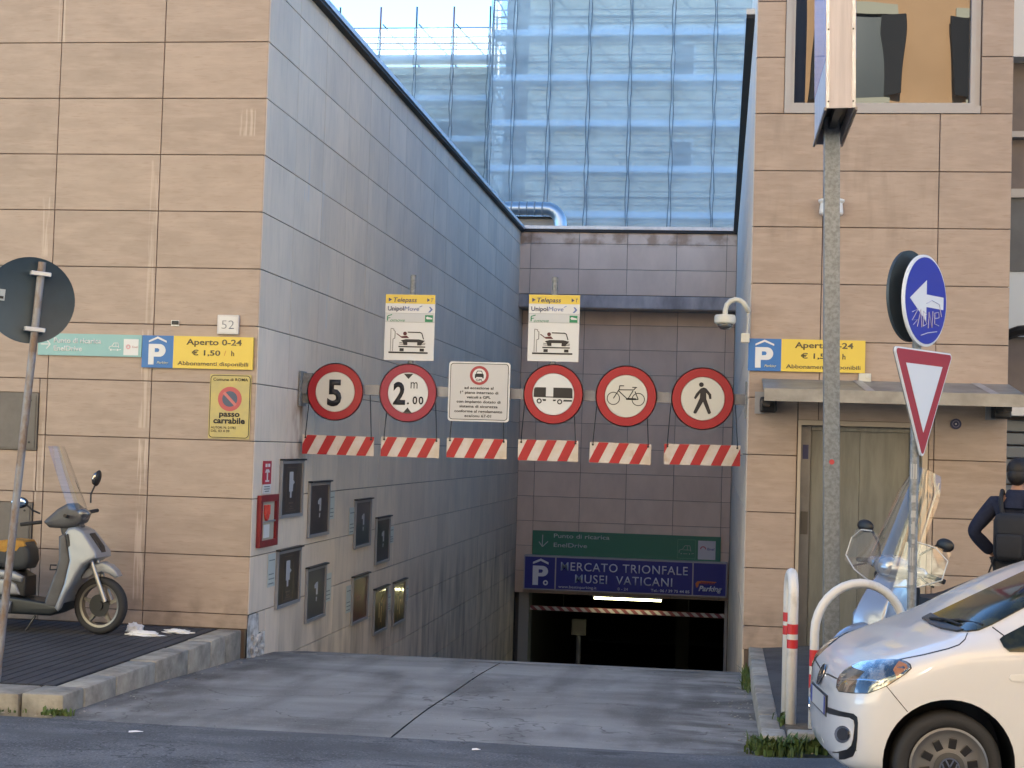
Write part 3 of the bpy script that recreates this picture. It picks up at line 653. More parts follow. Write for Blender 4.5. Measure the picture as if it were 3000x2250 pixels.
t=round_sign('round sign with a black walking figure, rightmost of the hanging round signs',-.203,2.699,.348,wh2)
cx,cy=1545,1020
polys(t,'pedestrian_symbol',[T(p,cx,cy) for p in ([(1528,938),(1552,930),(1572,938),(1612,985),(1614,1020),(1597,1022),(1590,992),(1572,972),(1574,1022),(1614,1130),(1605,1141),(1590,1140),(1548,1046),(1496,1140),(1480,1140),(1473,1130),(1522,1015),(1524,975),(1490,1025),(1475,1018),(1490,982)],)],blk,Y0)
p=z7(1532,908,cx,cy); disc(p[0],p[1],.026,Y0,Y0+.002,20).build('head_symbol',blk,t)
# square GPL panel
t=thing('road_sign','square grey panel with lines of text about GPL vehicles','road sign',(-2.71,BY-.085,2.713),0,'prohibition signs hung on the clearance beam')
pan=mat('panel_grey',(.50,.51,.53),.35,.1); b=B(); b.prism(rrect(.70,.672,.035),-.012,.004); b.build('plate',wh,t)
poly(t,'border',rrect(.665,.638,.035),blk,-.0135); poly(t,'face',rrect(.650,.623,.03),pan,-.0150)
cring(t,'red_ring',0,.184,.078,.108,mat('dull_red',(.36,.05,.06),.5),-.0175); disc(0,.184,.077,-.0165,-.015).build('ring_face',wh,t)
polys(t,'car_symbol',[[(-.05,.165),(-.05,.195),(-.035,.205),(.035,.205),(.05,.195),(.05,.165)],bar(-.035,.205,-.025,.232,.008),bar(.035,.205,.025,.232,.008),bar(-.027,.233,.027,.233,.008),rect(-.05,-.035,.152,.166),rect(.035,.05,.152,.166)],blk,Y0)
text(t,'GPL',0,.118,.028,blk,Y0,width=.082,bold=.02)
for s,z,w in (('ad eccezione al',.028,.332),('1° piano interrato di',-.025,.436),('veicoli a GPL',-.077,.274),('con impianto dotato di',-.128,.50),('sistema di sicurezza',-.181,.436),('conforme al regolamento',-.236,.547),('ece/onu 67-01',-.288,.305)): text(t,s,0,z,.031,blk,Y0,width=w,bold=.018)
# two toll-pass boards on the poles
grn=mat('logo_green',(.03,.24,.11),.5); nvy=mat('logo_navy',(.05,.06,.14),.5); lbl=mat('logo_blue',(.12,.18,.42),.5); mar=mat('print_maroon',(.09,.012,.02),.5)
def toll(label,cx,cz):
    t=thing('toll_pass_sign',label,'sign',(cx,BY-.07,cz),0,'toll pass boards above the clearance beam')
    b=B(); b.box(-.2875,.2875,-.01,.006,-.375,.375); b.build('panel',wh,t); y=-.0125
    poly(t,'yellow_strip',rect(-.287,.287,.272,.374),yel,y); poly(t,'grey_strip',rect(-.287,.287,.062,.163),mat('strip_grey',(.55,.57,.58),.5),y)
    polys(t,'strip_rules',[rect(-.287,.287,.160,.163),rect(-.287,.287,.059,.062)],mat('rule',(.3,.33,.33),.6),y-.001)
    y=-.0145
    def q(x,yy): return ((x-1118)*k,(444-yy)*k)
    polys(t,'arrow_marks',[[q(936,200),q(966,216),q(936,234)],[q(1258,200),q(1282,216),q(1258,232)]],nvy,y)
    text(t,'Telepass',q(1070,0)[0],q(0,234)[1],.052,nvy,y,width=.27,bold=.012,shear=.2); text(t,'T',q(1296,0)[0],q(0,231)[1],.043,nvy,y,width=.028,shear=.2,bold=.01)
    text(t,'Unipol',q(998,0)[0],q(0,306)[1],.052,nvy,y,width=.185,bold=.012); text(t,'Move',q(1130,0)[0],q(0,306)[1],.052,lbl,y,width=.17,shear=.12)
    polys(t,'chevron_mark',[[q(1275,272),q(1288,272),q(1307,294),q(1285,318),q(1268,318),q(1290,294)],bar(*q(1195,275),*q(1218,264),.007)],lbl,y)
    polys(t,'leaf_mark',[bar(*q(932,352),*q(932,392),.012),bar(*q(932,352),*q(968,340),.01),bar(*q(934,370),*q(955,366),.008)],grn,y); text(t,'omove',q(1012,0)[0],q(0,397)[1],.036,grn,y,width=.17,shear=.3)
    poly(t,'green_square',rect(*sorted((q(1245,0)[0],q(1310,0)[0])),q(0,397)[1],q(0,340)[1]),grn,y); poly(t,'white_bar',[q(1252,362),q(1262,352),q(1305,364),q(1305,374),q(1260,374)],wh,y-.002)
    polys(t,'post_symbol',[bar(*q(963,640),*q(963,455),.004),bar(*q(982,640),*q(982,540),.004),bar(*q(963,455),*q(988,458),.005),bar(*q(988,458),*q(988,472),.005),bar(*q(988,472),*q(999,476),.005),bar(*q(999,476),*q(998,535),.006),bar(*q(998,535),*q(982,542),.005)],blk,y)
    polys(t,'driver_symbol',[circ(*q(1082,495),.022),[q(1008,497),q(1015,494),q(1050,518),q(1098,512),q(1118,532),q(1056,532)]],mar,y)
    polys(t,'car_symbol',[bar(*q(1104,483),*q(1200,484),.012),bar(*q(1200,482),*q(1222,490),.012),bar(*q(1222,490),*q(1238,540),.011),[q(1048,552),q(1090,541),q(1200,541),q(1250,552),q(1232,568),q(1218,590),q(1186,590),q(1186,566),q(1104,566),q(1104,590),q(1072,590),q(1066,566)],bar(*q(1036,568),*q(1068,572),.006),bar(*q(1036,582),*q(1070,584),.006),bar(*q(1222,570),*q(1254,572),.006),bar(*q(1222,584),*q(1252,582),.006),rect(q(1030,0)[0],q(1254,0)[0],q(0,608)[1],q(0,598)[1]),rect(q(1040,0)[0],q(1075,0)[0],q(0,640)[1],q(0,616)[1]),rect(q(1208,0)[0],q(1244,0)[0],q(0,640)[1],q(0,616)[1]),rect(q(948,0)[0],q(1276,0)[0],q(0,658)[1],q(0,645)[1])],blk,y)
toll('yellow and white toll pass board above the 2.00 m height sign',-3.533,3.425)
toll('yellow and white toll pass board above the lorry and trailer sign',-1.885,3.45)
# hanging striped boards
bw=mat('board_white',(.62,.57,.54),.45,col2=(.55,.47,.38),scale=5)
overlay(bw,(.40,.22,.08),f_noise(7,.60,.72,(1,1,.6),.7,(1,0,0)))
for x0,x1,z0,z1,ph,lab in ((-4.75,-3.917,1.950,2.170,0,'striped board under the speed 5 sign, leftmost of the hanging boards'),(-3.833,-3.157,1.950,2.174,.02,'striped board hanging under the 2.00 m height sign'),(-3.07,-2.386,1.962,2.186,.03,'striped board hanging under the square GPL panel'),(-2.255,-1.573,1.957,2.192,.045,'striped board hanging under the lorry and trailer sign'),(-1.447,-.762,1.953,2.183,.045,'striped board hanging under the bicycle sign'),(-.615,.225,1.962,2.192,.115,'striped board under the walking figure sign, nearest the tower')):
    w,h=x1-x0,z1-z0; cx=(x0+x1)/2
    t=thing('warning_board','red and white '+lab,'warning board',(cx,BY-.02,z0),R(random.uniform(-2,2)),'striped boards hanging from the beam'); t.rotation_euler.y=R(random.uniform(-.4,.5))
    b=B(); b.box(-w/2,w/2,-.006,.006,0,h); b.build('panel',bw,t)
    u=-w/2-.228+ph; ps=[]
    while u<w/2:
        p=clipx([(u-.055,.001),(u+.056,.001),(u+.166,h-.001),(u+.055,h-.001)],-w/2+.001,w/2-.001)
        if len(p)>2: ps.append(p)
        u+=.228
    polys(t,'red_stripes',ps,red2,-.009)
    for s in (-1,1):
        b=B(); xx=s*(w/2-.035); b.tube([(xx,-.012,h-.03),(xx-.0*s,-.01,h+.02),(xx-.03*s,0,2.65-z0)],.006,6); b.build('hanging_wire',blk,t)
        b=B(); b.lathe([(.012,-.016),(.012,-.006)],8,'y',(xx,0,h-.03)); b.build('wire_eye',blk,t)

# ---- signs on the left facade
FY=15.715
t=thing('charging_sign','pale teal charging point sign with a white arrow beside the blue parking sign','sign',(-6.628,FY,3.045))
tea=mat('teal_panel',(.25,.45,.45),.4); b=B(); b.box(-.573,.573,-.02,0,-.116,.116); b.build('panel',tea,t); y=-.0225; s_=.00159
def q(x,yy): return ((x-631)*s_,(735-yy)*s_)
polys(t,'arrow',[bar(*q(290,735),*q(354,735),.010),bar(*q(330,705),*q(356,735),.010),bar(*q(330,765),*q(356,735),.010)],wh,y)
text(t,'Punto di ricarica',q(378,0)[0],q(0,724)[1],.055,wh,y,'LEFT',width=.525,bold=.02); text(t,'EnelDrive',q(378,0)[0],q(0,777)[1],.055,wh,y,'LEFT',width=.315,bold=.02)
def plug(t,q,m,y):
    polys(t,'plug_car_symbol',[bar(*q(768,760),*q(768,745),.007),bar(*q(768,745),*q(788,738),.007),bar(*q(788,738),*q(800,718),.007),bar(*q(800,718),*q(828,718),.007),bar(*q(828,718),*q(834,750),.007),bar(*q(790,764),*q(815,764),.007),bar(*q(836,764),*q(850,760),.007),bar(*q(790,742),*q(830,742),.006),bar(*q(814,718),*q(814,742),.005),circ(*q(780,764),.011,10),circ(*q(826,764),.011,10)],m,y)
plug(t,q,wh,y); poly(t,'white_square',rect(q(868,0)[0],q(970,0)[0],q(0,797)[1],q(0,690)[1]),wh,y)
cring(t,'rose_logo',q(900,0)[0],q(0,742)[1],.012,.026,mat('logo_rose',(.62,.36,.38),.5),y-.002,n=10); text(t,'Enel',q(946,0)[0],q(0,748)[1],.022,mat('logo_text_red',(.45,.2,.22),.5),y-.002,width=.055)
def park_sign(label,cx,cz,yy):
    t=thing('parking_sign',label,'parking sign',(cx,yy,cz),0,'blue and yellow parking price signs'); s=.00159
    def q(x,y): return ((x-1376)*s,(788-y)*s)
    b=B(); b.box(-.602,-.26,-.03,0,-.169,.169); b.build('blue_panel',blue,t); b=B(); b.box(-.26,.602,-.03,0,-.169,.169); b.build('yellow_panel',yel,t); y=-.0325
    dk=mat('print_brown',(.12,.10,.05),.5)
    text(t,'Aperto 0-24',q(1490,0)[0],q(0,737)[1],.062,dk,y,width=.60,bold=.02); text(t,'€ 1,50',q(1437,0)[0],q(0,806)[1],.056,dk,y,width=.31,bold=.02); text(t,'/',q(1566,0)[0],q(0,806)[1],.056,mat('slash_red',(.45,.15,.05),.5),y); text(t,'h',q(1618,0)[0],q(0,806)[1],.056,dk,y,bold=.02)
    text(t,'Abbonamenti disponibili',q(1487,0)[0],q(0,873)[1],.043,dk,y,width=.765,bold=.014)
    polys(t,'roof_mark',[[q(1043,728),q(1103,702),q(1165,728),q(1165,716),q(1103,688),q(1043,716)]],wh,y)
    b=B(); pm=[q(1043,738),q(1110,738)]+[q(1118+42*math.cos(R(a)),780-42*math.sin(R(a))) for a in range(80,-91,-17)]+[q(1080,822),q(1080,874),q(1043,874)]
    b.prism(pm,y,y+.002); b.build('letter_p',wh,t); poly(t,'letter_hole',[q(1086,766),q(1108,766),q(1118,776),q(1112,790),q(1086,792)],blue,y-.001,.002)
    text(t,'Parking',q(1140,0)[0],q(0,868)[1],.026,mat('logo_cream',(.6,.6,.45),.5),y-.002,width=.125,shear=.3,bold=.02)
    return t
park_sign('blue and yellow parking price sign on the left facade beside the corner',-5.443,2.991,FY)
park_sign('blue and yellow parking price sign above the lift canopy, partly behind the grey post',.872,3.149,16.555)
t=thing('house_number','small white marble plate engraved 52 above the yellow parking sign','number plate',(-5.121,FY,3.289))
b=B(); b.box(-.115,.115,-.035,0,-.101,.101,.006); b.build('plate',mat('marble',(.62,.60,.58),.4,col2=(.52,.50,.49),scale=9),t); b=B(); b.prism(rect(-.095,.095,-.081,.081),-.037,-.034); b.build('inner_panel',mat('marble_light',(.64,.63,.61),.4),t); text(t,'52',0,-.045,.095,mat('engraving',(.25,.26,.28),.6),-.0385,width=.135,bold=-.012)
t=thing('driveway_sign','yellow passo carrabile no parking sign under the parking price sign','sign',(-5.077,FY,2.434))
oy=mat('old_yellow',(.52,.43,.15),.5,col2=(.44,.37,.16),scale=6); b=B(); b.prism(rrect(.446,.672,.012),-.008,0); b.build('plate',oy,t); y=-.0095
poly(t,'border',rrect(.432,.655,.04),blk,y); poly(t,'face',rrect(.416,.639,.033),oy,y-.0015); y=-.0135
text(t,'Comune di ROMA',0,.268,.031,blk,y,width=.375,bold=.012); cring(t,'red_ring',0,.08,.082,.128,mat('worn_red',(.45,.09,.09),.5),y); disc(0,.08,.082,y,y+.002).build('blue_face',mat('worn_blue',(.07,.09,.14),.5),t)
poly(t,'red_bar',bar(-.066,.146,.066,.014,.03),mat('worn_red_bar',(.50,.16,.15),.5),y-.001)
text(t,'passo',0,-.103,.058,blk,y,width=.22,bold=.03); text(t,'carrabile',0,-.175,.062,blk,y,width=.34,bold=.03); text(t,'AUTOR. N. 21782',-.058,-.232,.026,blk,y,width=.27,bold=.01); text(t,'DEL 03 4 09',-.092,-.268,.026,blk,y,width=.20,bold=.01)
b=B(); b.box(-.037,.037,-.025,0,-.02,.02,.005); o=tag(b.build('wall_sensor',M['black'],loc=(-5.70,FY,3.30)),'tiny black sensor box on the facade joint left of number 52','sensor'); b=B(); b.box(-.045,.04,-.012,0,-.035,.025); b.build('base',M['white'],o)

# ---- notices, display cases and fire point on the ramp wall (face +x)
WX=-4.795
def on_wall(name,label,cat,yc,zc,group=None): return thing(name,label,cat,(WX,yc,zc),PI/2,group)
post_blue=mat('poster_slate',(.045,.05,.065),.3,coat=.4); post_brown=mat('poster_brown',(.026,.018,.016),.3,coat=.4); post_dark=mat('poster_dark',(.02,.016,.022),.3,coat=.4); post_red=mat('poster_red',(.09,.012,.02),.3,coat=.4,col2=(.05,.008,.012),scale=4)
post_gold=mat('poster_gold',(.03,.018,.008),.3,coat=.5,col2=(.30,.16,.04),scale=7,mix=(.5,.75),stretch=(1,1,.6)); pw=mat('poster_white',(.42,.44,.48),.5)
ruled=mat('poster_rule',(.16,.12,.10),.5)
def case(label,y0,y1,z0,z1,kind,tilt=0):
    w,h=y1-y0,z1-z0; t=on_wall('display_case',label,'display case',(y0+y1)/2,(z0+z1)/2,'poster display cases on the ramp wall'); t.rotation_euler.y=R(tilt)
    b=B(); f=.035
    b.box(-w/2,w/2,-.03,0,-h/2,-h/2+f); b.box(-w/2,w/2,-.03,0,h/2-f,h/2); b.box(-w/2,-w/2+f,-.03,0,-h/2+f,h/2-f); b.box(w/2-f,w/2,-.03,0,-h/2+f,h/2-f); b.build('frame',M['alu'],t)
    b=B(); b.box(-w/2-.01,w/2+.01,-.055,0,h/2,h/2+.018); b.build('hood',M['black'],t)
    pm={'big':post_brown,'one':post_dark,'slate':post_blue,'red':post_red,'gold':post_gold}[kind]
    b=B(); b.box(-w/2+f,w/2-f,-.012,-.002,-h/2+f,h/2-f); b.build('poster',pm,t); y=-.0145
    if kind=='big':
        polys(t,'figure_print',[[(-.10,.19),(.05,.19),(.05,.10),(.12,.07),(.05,.045),(.05,-.03),(.0,-.03),(.0,-.10),(-.06,-.10),(-.06,-.03),(-.10,-.03)]],pw,y); polys(t,'rules',[bar(-.22,.24,.2,.24,.005),bar(-.22,-.25,.2,-.25,.005),bar(-.22,.24,-.22,-.25,.005),bar(.2,.24,.2,-.25,.005),bar(-.1,-.16,.08,-.16,.014),bar(-.05,-.20,.04,-.20,.012),bar(-.1,-.225,.09,-.225,.008)],ruled,y)
    elif kind in('one','slate'):
        polys(t,'numeral_print',[[(-.06,.10),(.02,.13),(.09,.13),(.09,-.02),(.02,-.02),(.02,.06),(-.06,.06)],[(.02,-.05),(.06,-.05),(.05,-.10),(.02,-.10)]],pw,y)
    elif kind=='red': text(t,'m',-.08,-.02,.12,mat('print_rose',(.32,.18,.16),.5),y,width=.2)
    else: polys(t,'gold_print',[[(.02,.13),(.20,.20),(.24,.25),(.16,.16),(.03,.10)],[(-.1,-.1),(-.06,-.1),(-.06,.1),(-.1,.12)],bar(.05,-.18,.07,.05,.03)],mat('poster_glint',(.55,.42,.2),.4),y)
    return t
G_=((16.69,17.60,1.237,1.876,'big','brown display case with a white figure, top row next to the fire extinguisher sign'),(17.915,18.875,.956,1.607,'one','dark display case with a white numeral just left of the highest right-hand notice'),(20.285,21.235,.681,1.325,'slate','slate display case with a white numeral, third along the upper stepped row'),(21.604,22.53,.376,1.031,'one','dark display case with scribbles, last of the upper stepped row'),(16.66,17.62,.243,.878,'big','brown display case with a white figure, lowest near the broken corner'),(17.92,18.83,-.046,.593,'slate','slate display case with a white numeral in the lower row beside the big brown one'),(20.272,21.208,-.329,.302,'red','dark red display case in the lower row'),(21.617,22.524,-.618,.021,'gold','gold and black display case just right of the red one'),(22.933,23.846,-.638,.008,'gold','gold and black display case farthest down the ramp'))
for g in G_: case(g[5],g[0],g[1],g[2],g[3],g[4])
nt_=mat('notice_white',(.50,.55,.53),.5); ntx=mat('notice_text',(.2,.24,.24),.6)
for y0,y1,z0,z1,lab in ((18.921,19.188,1.133,1.474,'right of the dark case on the upper row'),(20.018,20.313,.885,1.239,'left of the slate case on the upper row'),(22.564,22.868,.625,.864,'right of the scribbled case on the upper row'),(16.352,16.634,.509,.868,'under the fire extinguisher box'),(18.898,19.163,.11,.46,'right of the slate case on the lower row'),(19.991,20.259,-.139,.216,'left of the dark red case'),(22.55,22.82,-.364,-.127,'between the two gold cases'),(23.868,24.154,-.35,-.117,'right of the farthest gold case')):
    t=on_wall('notice','small pale paper notice '+lab,'notice',(y0+y1)/2,(z0+z1)/2,'small notices beside the display cases'); w,h=y1-y0,z1-z0
    b=B(); b.box(-w/2,w/2,-.004,0,-h/2,h/2); b.build('sheet',nt_,t); polys(t,'print',[bar(-w*.38,h*(.3-.14*i),w*(.38-.1*(i%2)),h*(.3-.14*i),.012) for i in (0,3,4,5)],ntx,-.006)
t=on_wall('fire_sign','narrow red and white fire point sign above the extinguisher box','sign',16.19,1.70); b=B(); b.box(-.15,.15,-.006,0,-.075,.175); b.build('red_panel',mat('fire_red',(.42,.02,.05),.4),t); b=B(); b.box(-.15,.15,-.006,0,-.175,-.075); b.build('white_panel',wh,t)
polys(t,'pictogram',[rect(-.08,-.01,.11,.145),rect(.02,.09,.11,.145),rect(-.02,.02,-.04,.06),[(-.09,.05),(-.05,.085),(.05,.085),(.09,.05)],rect(-.07,.07,-.05,-.03)],wh,-.0085); polys(t,'small_print',[bar(-.1,-.1,.1,-.1,.012),bar(-.1,-.125,.1,-.125,.012),bar(-.08,-.15,.08,-.15,.012)],ntx,-.0085)
t=on_wall('fire_cabinet','red glazed fire hose cabinet low on the ramp wall beside the corner','fire cabinet',16.213,1.238); w,h=.66,.55; b=B()
for a in (rect(-w/2,w/2,-h/2,-h/2+.07),rect(-w/2,w/2,h/2-.07,h/2),rect(-w/2,-w/2+.07,-h/2+.07,h/2-.07),rect(w/2-.07,w/2,-h/2+.07,h/2-.07)): b.box(a[0][0],a[1][0],-.045,0,a[0][1],a[2][1])
rc=mat('cabinet_red',(.22,.016,.022),.4,col2=(.17,.014,.02),scale=6); b.build('cabinet',rc,t)
b=B(); b.box(-w/2+.09,w/2-.09,-.02,-.002,-h/2+.07,h/2-.07); b.build('inside',mat('cabinet_inside',(.42,.40,.32),.7),t)
b=B(); b.box(-w/2+.09,w/2-.09,-.04,-.02,-.015,.0); b.build('shelf',M['alu'],t)
b=B(); b.cyl((-.13,-.03,.07),(-.13,-.03,.17),.025,10); b.cyl((-.02,-.03,.07),(-.02,-.03,.17),.025,10); b.tube(arc(-.07,.06,.07,180,360,8) and [(x,-.03,z) for x,z in arc(-.075,.07,.055,180,360,8)],.018,8); b.build('hose_valve',mat('valve_red',(.5,.04,.03),.4),t)
b=B(); b.box(-.16,.05,-.03,-.024,-.18,-.04); b.build('paper',wh,t)

# ---- signs at the end of the ramp
t=thing('charging_sign','green charging point sign with a down arrow above the blue garage sign','sign',(-2.155,36.98+.2,-.17)); gp=mat('green_panel',(.03,.16,.10),.4); b=B(); b.box(-2.23,2.23,-.06,0,-.29,.29); b.build('panel',gp,t); y=-.064; s=4.46/1530
def q(x,yy): return ((x-1063)*s,(278-yy)*s)
tx=mat('sign_text_grey',(.42,.46,.46),.5)
polys(t,'arrow',[bar(*q(380,212),*q(378,308),.022),bar(*q(350,270),*q(380,310),.022),bar(*q(425,265),*q(380,310),.022)],tx,y)
text(t,'Punto di ricarica',q(468,0)[0],q(0,240)[1]+.02,.105,tx,y,'LEFT',width=1.33,bold=.01); text(t,'EnelDrive',q(468,0)[0],q(0,318)[1]+.03,.105,tx,y,'LEFT',width=.8,bold=.01)
plug(t,lambda a,c:((a-809)*.0042+1.43,(742-c)*.0042-.04),tx,y); polys(t,'symbol_frame',[bar(1.22,.2,1.64,.2,.008),bar(1.22,-.24,1.64,-.24,.008),bar(1.22,.2,1.22,-.24,.008),bar(1.64,.2,1.64,-.24,.008)],mat('faint_green',(.12,.3,.2),.5),y)
poly(t,'white_square',rect(1.70,2.11,-.25,.19),mat('square_white',(.5,.5,.52),.5),y); polys(t,'logo_arc',[arc(1.82,-.01,.075,0,180,8)+arc(1.82,-.01,.045,180,0,8)],mat('logo_dull_red',(.4,.15,.17),.5),y-.003); text(t,'Enel',2.0,-.03,.06,mat('logo_indigo',(.1,.1,.25),.5),y-.003,width=.16,bold=.02)
t=thing('garage_sign','long dark blue MERCATO TRIONFALE sign over the garage entrance','sign',(-2.15,37.0,-.858)); nb=mat('sign_navy',(.012,.022,.20),.35); fr0=mat('sign_frame',(.33,.33,.38),.4,.4); b=B(); b.box(-2.39,2.39,-.22,.19,-.40,.40); b.build('box',fr0,t)
for a,c in ((-2.36,-1.645),(-1.615,1.58),(1.61,2.36)): b=B(); b.box(a,c,-.226,-.2205,-.372,.372); b.build('panel',nb,t)
y=-.230; tw=mat('sign_text_white',(.60,.62,.68),.5)
text(t,'MERCATO TRIONFALE',-.02,.08,.205,tw,y,width=2.98,bold=.004,space=1.1); text(t,'MUSEI  VATICANI',-.02,-.20,.205,tw,y,width=2.28,bold=.004,space=1.1)
text(t,'www.bestinparking.it',-1.55,-.335,.065,tw,y,'LEFT',width=.9); text(t,'0 - 24',-.03,-.335,.065,tw,y,width=.24); text(t,'Tel.: 06 / 39 75 44 85',1.53,-.335,.065,tw,y,'RIGHT',width=.9,bold=.015)
polys(t,'roof_mark',[[(-2.17,.20),(-1.985,.28),(-1.80,.20),(-1.80,.25),(-1.985,.335),(-2.17,.25)]],tw,y)
pm=[(-2.17,.165),(-1.95,.165)]+[(-1.94+.135*math.cos(R(a)),.04+.125*math.sin(R(a))) for a in range(80,-91,-17)]+[(-2.04,-.085),(-2.04,-.29),(-2.17,-.29)]
poly(t,'letter_p',pm,tw,y); poly(t,'letter_hole',[(-2.03,.08),(-1.95,.08),(-1.925,.05),(-1.95,.0),(-2.03,-.005)],nb,y-.002,.003); cring(t,'small_ring',-1.86,-.23,.028,.06,tw,y,.003)
polys(t,'orange_swoosh',[[(1.68,-.20),(1.66,-.10),(1.70,-.05),(1.80,-.035),(2.14,-.05),(2.14,-.07),(1.82,-.07),(1.74,-.10),(1.72,-.18)]],mat('swoosh_orange',(.55,.16,.04),.5),y); text(t,'bestin',1.93,-.105,.055,mat('logo_darkred',(.4,.06,.04),.5),y-.003,width=.34,shear=.3,bold=.02); text(t,'Parking',1.99,-.27,.125,tw,y,width=.55,shear=.3,bold=.03)
t=thing('tube_lamp','lit fluorescent tube under the lintel of the garage entrance','lamp',(-2.10,37.45,-1.44)); lm=mat('tube_glow',(.9,.9,.8),.4,emit=(1,.86,.46),estr=3.2); b=B(); b.cyl((-.80,0,-.02),(.80,0,-.02),.026,10); b.build('tube',lm,t,smooth=40); b=B(); b.box(-.84,.84,-.05,.05,.01,.05); b.build('fitting',M['white'],t)
t=thing('height_bar','striped red and white height bar hung across the dark garage entrance','height bar',(-2.15,37.6,-1.77)); b=B(); b.box(-2.5,2.48,-.03,.03,-.05,.05); b.build('bar',mat('bar_dark_red',(.22,.06,.08),.6),t)
polys(t,'white_stripes',[clipx([(u,.049),(u+.11,.049),(u+.22,-.049),(u+.11,-.049)],-2.49,2.47) for u in [-2.45+.222*i for i in range(22)]],mat('stripe_grey',(.5,.48,.52),.6),-.034)
for x in (-1.5,1.5): b=B(); b.cyl((x,0,.05),(x,0,.4),.012,6); b.build('chain',M['black'],t)
t=thing('ticket_post','thin post with a pale ticket box inside the dark garage entrance','ticket post',(-3.38,39,-4.3)); b=B(); b.cyl((0,0,-.2),(0,0,1.85),.06,10); b.build('post',M['steel'],t); b=B(); b.box(-.18,.18,-.1,.1,1.75,2.15,.02); b.build('box',mat('box_grey',(.10,.10,.10),.5),t)

# ---- cameras and small fittings
ivory=mat('camera_ivory',(.58,.56,.48),.4)
t=thing('dome_camera','cream dome security camera on a curved arm at the tower corner','camera',(.28,16.4,3.55)); t.location=(0,0,0); b=B(); pts=[(.26,16.52,3.60)]+[(.13+.11*math.cos(R(a)),16.42,3.60+.115*math.sin(R(a))) for a in (20,45,70,95,120,150,180)]+[(.02,16.42,3.54)]
b.tube(pts,.027,10); b.build('arm',ivory,t,smooth=60); b=B(); b.lathe([(.03,3.555),(.10,3.55),(.112,3.53),(.11,3.47),(.095,3.455)],20,'z',(.02,16.42,0)); b.build('housing',ivory,t,smooth=40); b=B(); b.lathe([(.085,3.455),(.075,3.425),(.045,3.40),(0,3.392)],16,'z',(.02,16.42,0)); b.build('dome',mat('dome_glass',(.06,.06,.06),.1,coat=1),t,smooth='all')
b=B(); b.box(.19,.279,16.47,16.56,3.27,3.37,.008); b.build('junction_box',ivory,t); b=B(); b.tube([(.25,16.5,3.37),(.262,16.5,3.5),(.255,16.5,3.58)],.007,6); b.build('cable',ivory,t)
t=thing('wall_camera','white round camera housing on the tower wall behind the grey post','camera',(1.09,16.47,4.71)); b=B(); b.lathe([(.0,-.09),(.11,-.09),(.125,-.07),(.115,.03),(.135,.05),(.135,.07),(0,.075)],20); b.build('housing',M['white'],t,smooth=40); b=B(); b.box(-.04,.04,.0,.09,-.02,.05); b.build('bracket',M['white'],t)
b=B(); b.box(-.063,.063,-.04,0,-.048,.048,.008); o=tag(b.build('junction_box',ivory,loc=(1.475,16.555,2.93)),'small cream junction box on the wall just above the lift canopy','junction box')
b=B(); b.lathe([(.015,-.012),(.03,-.006)],8,'y',(.03,-.035,.01)); b.build('knob',ivory,o)
t=thing('round_plate','small dark blue round plate on the wall right of the lift door','plate',(2.407,16.555,2.478)); disc(0,0,.056,-.01,0,20).build('disc',mat('plate_blue',(.03,.035,.09),.4),t); cring(t,'ring_print',0,0,.03,.036,mat('print_lilac',(.2,.2,.3),.5),-.012,n=16); disc(0,0,.008,-.012,-.01,8).build('centre_dot',wh,t)
# ================================================================== STREET FURNITURE
t=thing('pylon_sign','tall grey square post carrying a blue and white light box','pylon sign',(.965,13.3,.1)); t.rotation_euler=(0,R(-1.15),0)
b=B(); b.box(-.065,.065,-.065,.065,-.1,8.2,.008); b.build('post',M['galv'],t,smooth=30)
lw=mat('box_white',(.56,.50,.49),.45,col2=(.46,.41,.40),scale=3,stretch=(6,6,.3)); lb=mat('box_blue',(.07,.20,.62),.25,coat=.6); le=mat('box_edge',(.22,.20,.19),.5,.3)
b=B(); b.box(-.115,.115,-1.0,-.985,4.73,9); b.build('front_panel',lw,t); b=B(); b.box(-.115,.115,.45,.465,4.73,9); b.build('back_panel',lw,t)
for s in (-1,1):
    b=B(); b.box(s*.112-.006,s*.112+.006,-.985,.45,5.12,9); b.build('blue_panel',lb,t)
    b=B(); b.box(s*.110-.006,s*.110+.006,-.985,.45,4.73,5.12); b.build('side_panel',lw,t)
    b=B(); b.box(s*.12-.008,s*.12+.008,-1.008,.472,4.71,4.735); b.build('edge_trim',le,t)
    b=B(); b.box(s*.10-.012,s*.10+.012,-1.006,-1.0,4.73,9); b.build('edge_trim',M['coping'],t)
b=B(); b.box(-.03,.03,-.9,.4,4.76,4.82); b.box(-.104,.104,-.98,.44,4.86,4.87); b.build('inner_frame',M['black'],t)
b=B()
for x in (-.095,.095):
    for z in (4.78,5.35,5.9): b.lathe([(.007,-1.012),(.007,-1.006)],8,'y',(x,0,z))
b.build('screw_heads',M['black'],t)
b=B(); b.lathe([(0,-.069),(.022,-.069),(.022,-.066)],14,'y',(.0,0,1.96)); st=b.build('round_sticker',mat('sticker_red',(.5,.06,.06),.5),t)
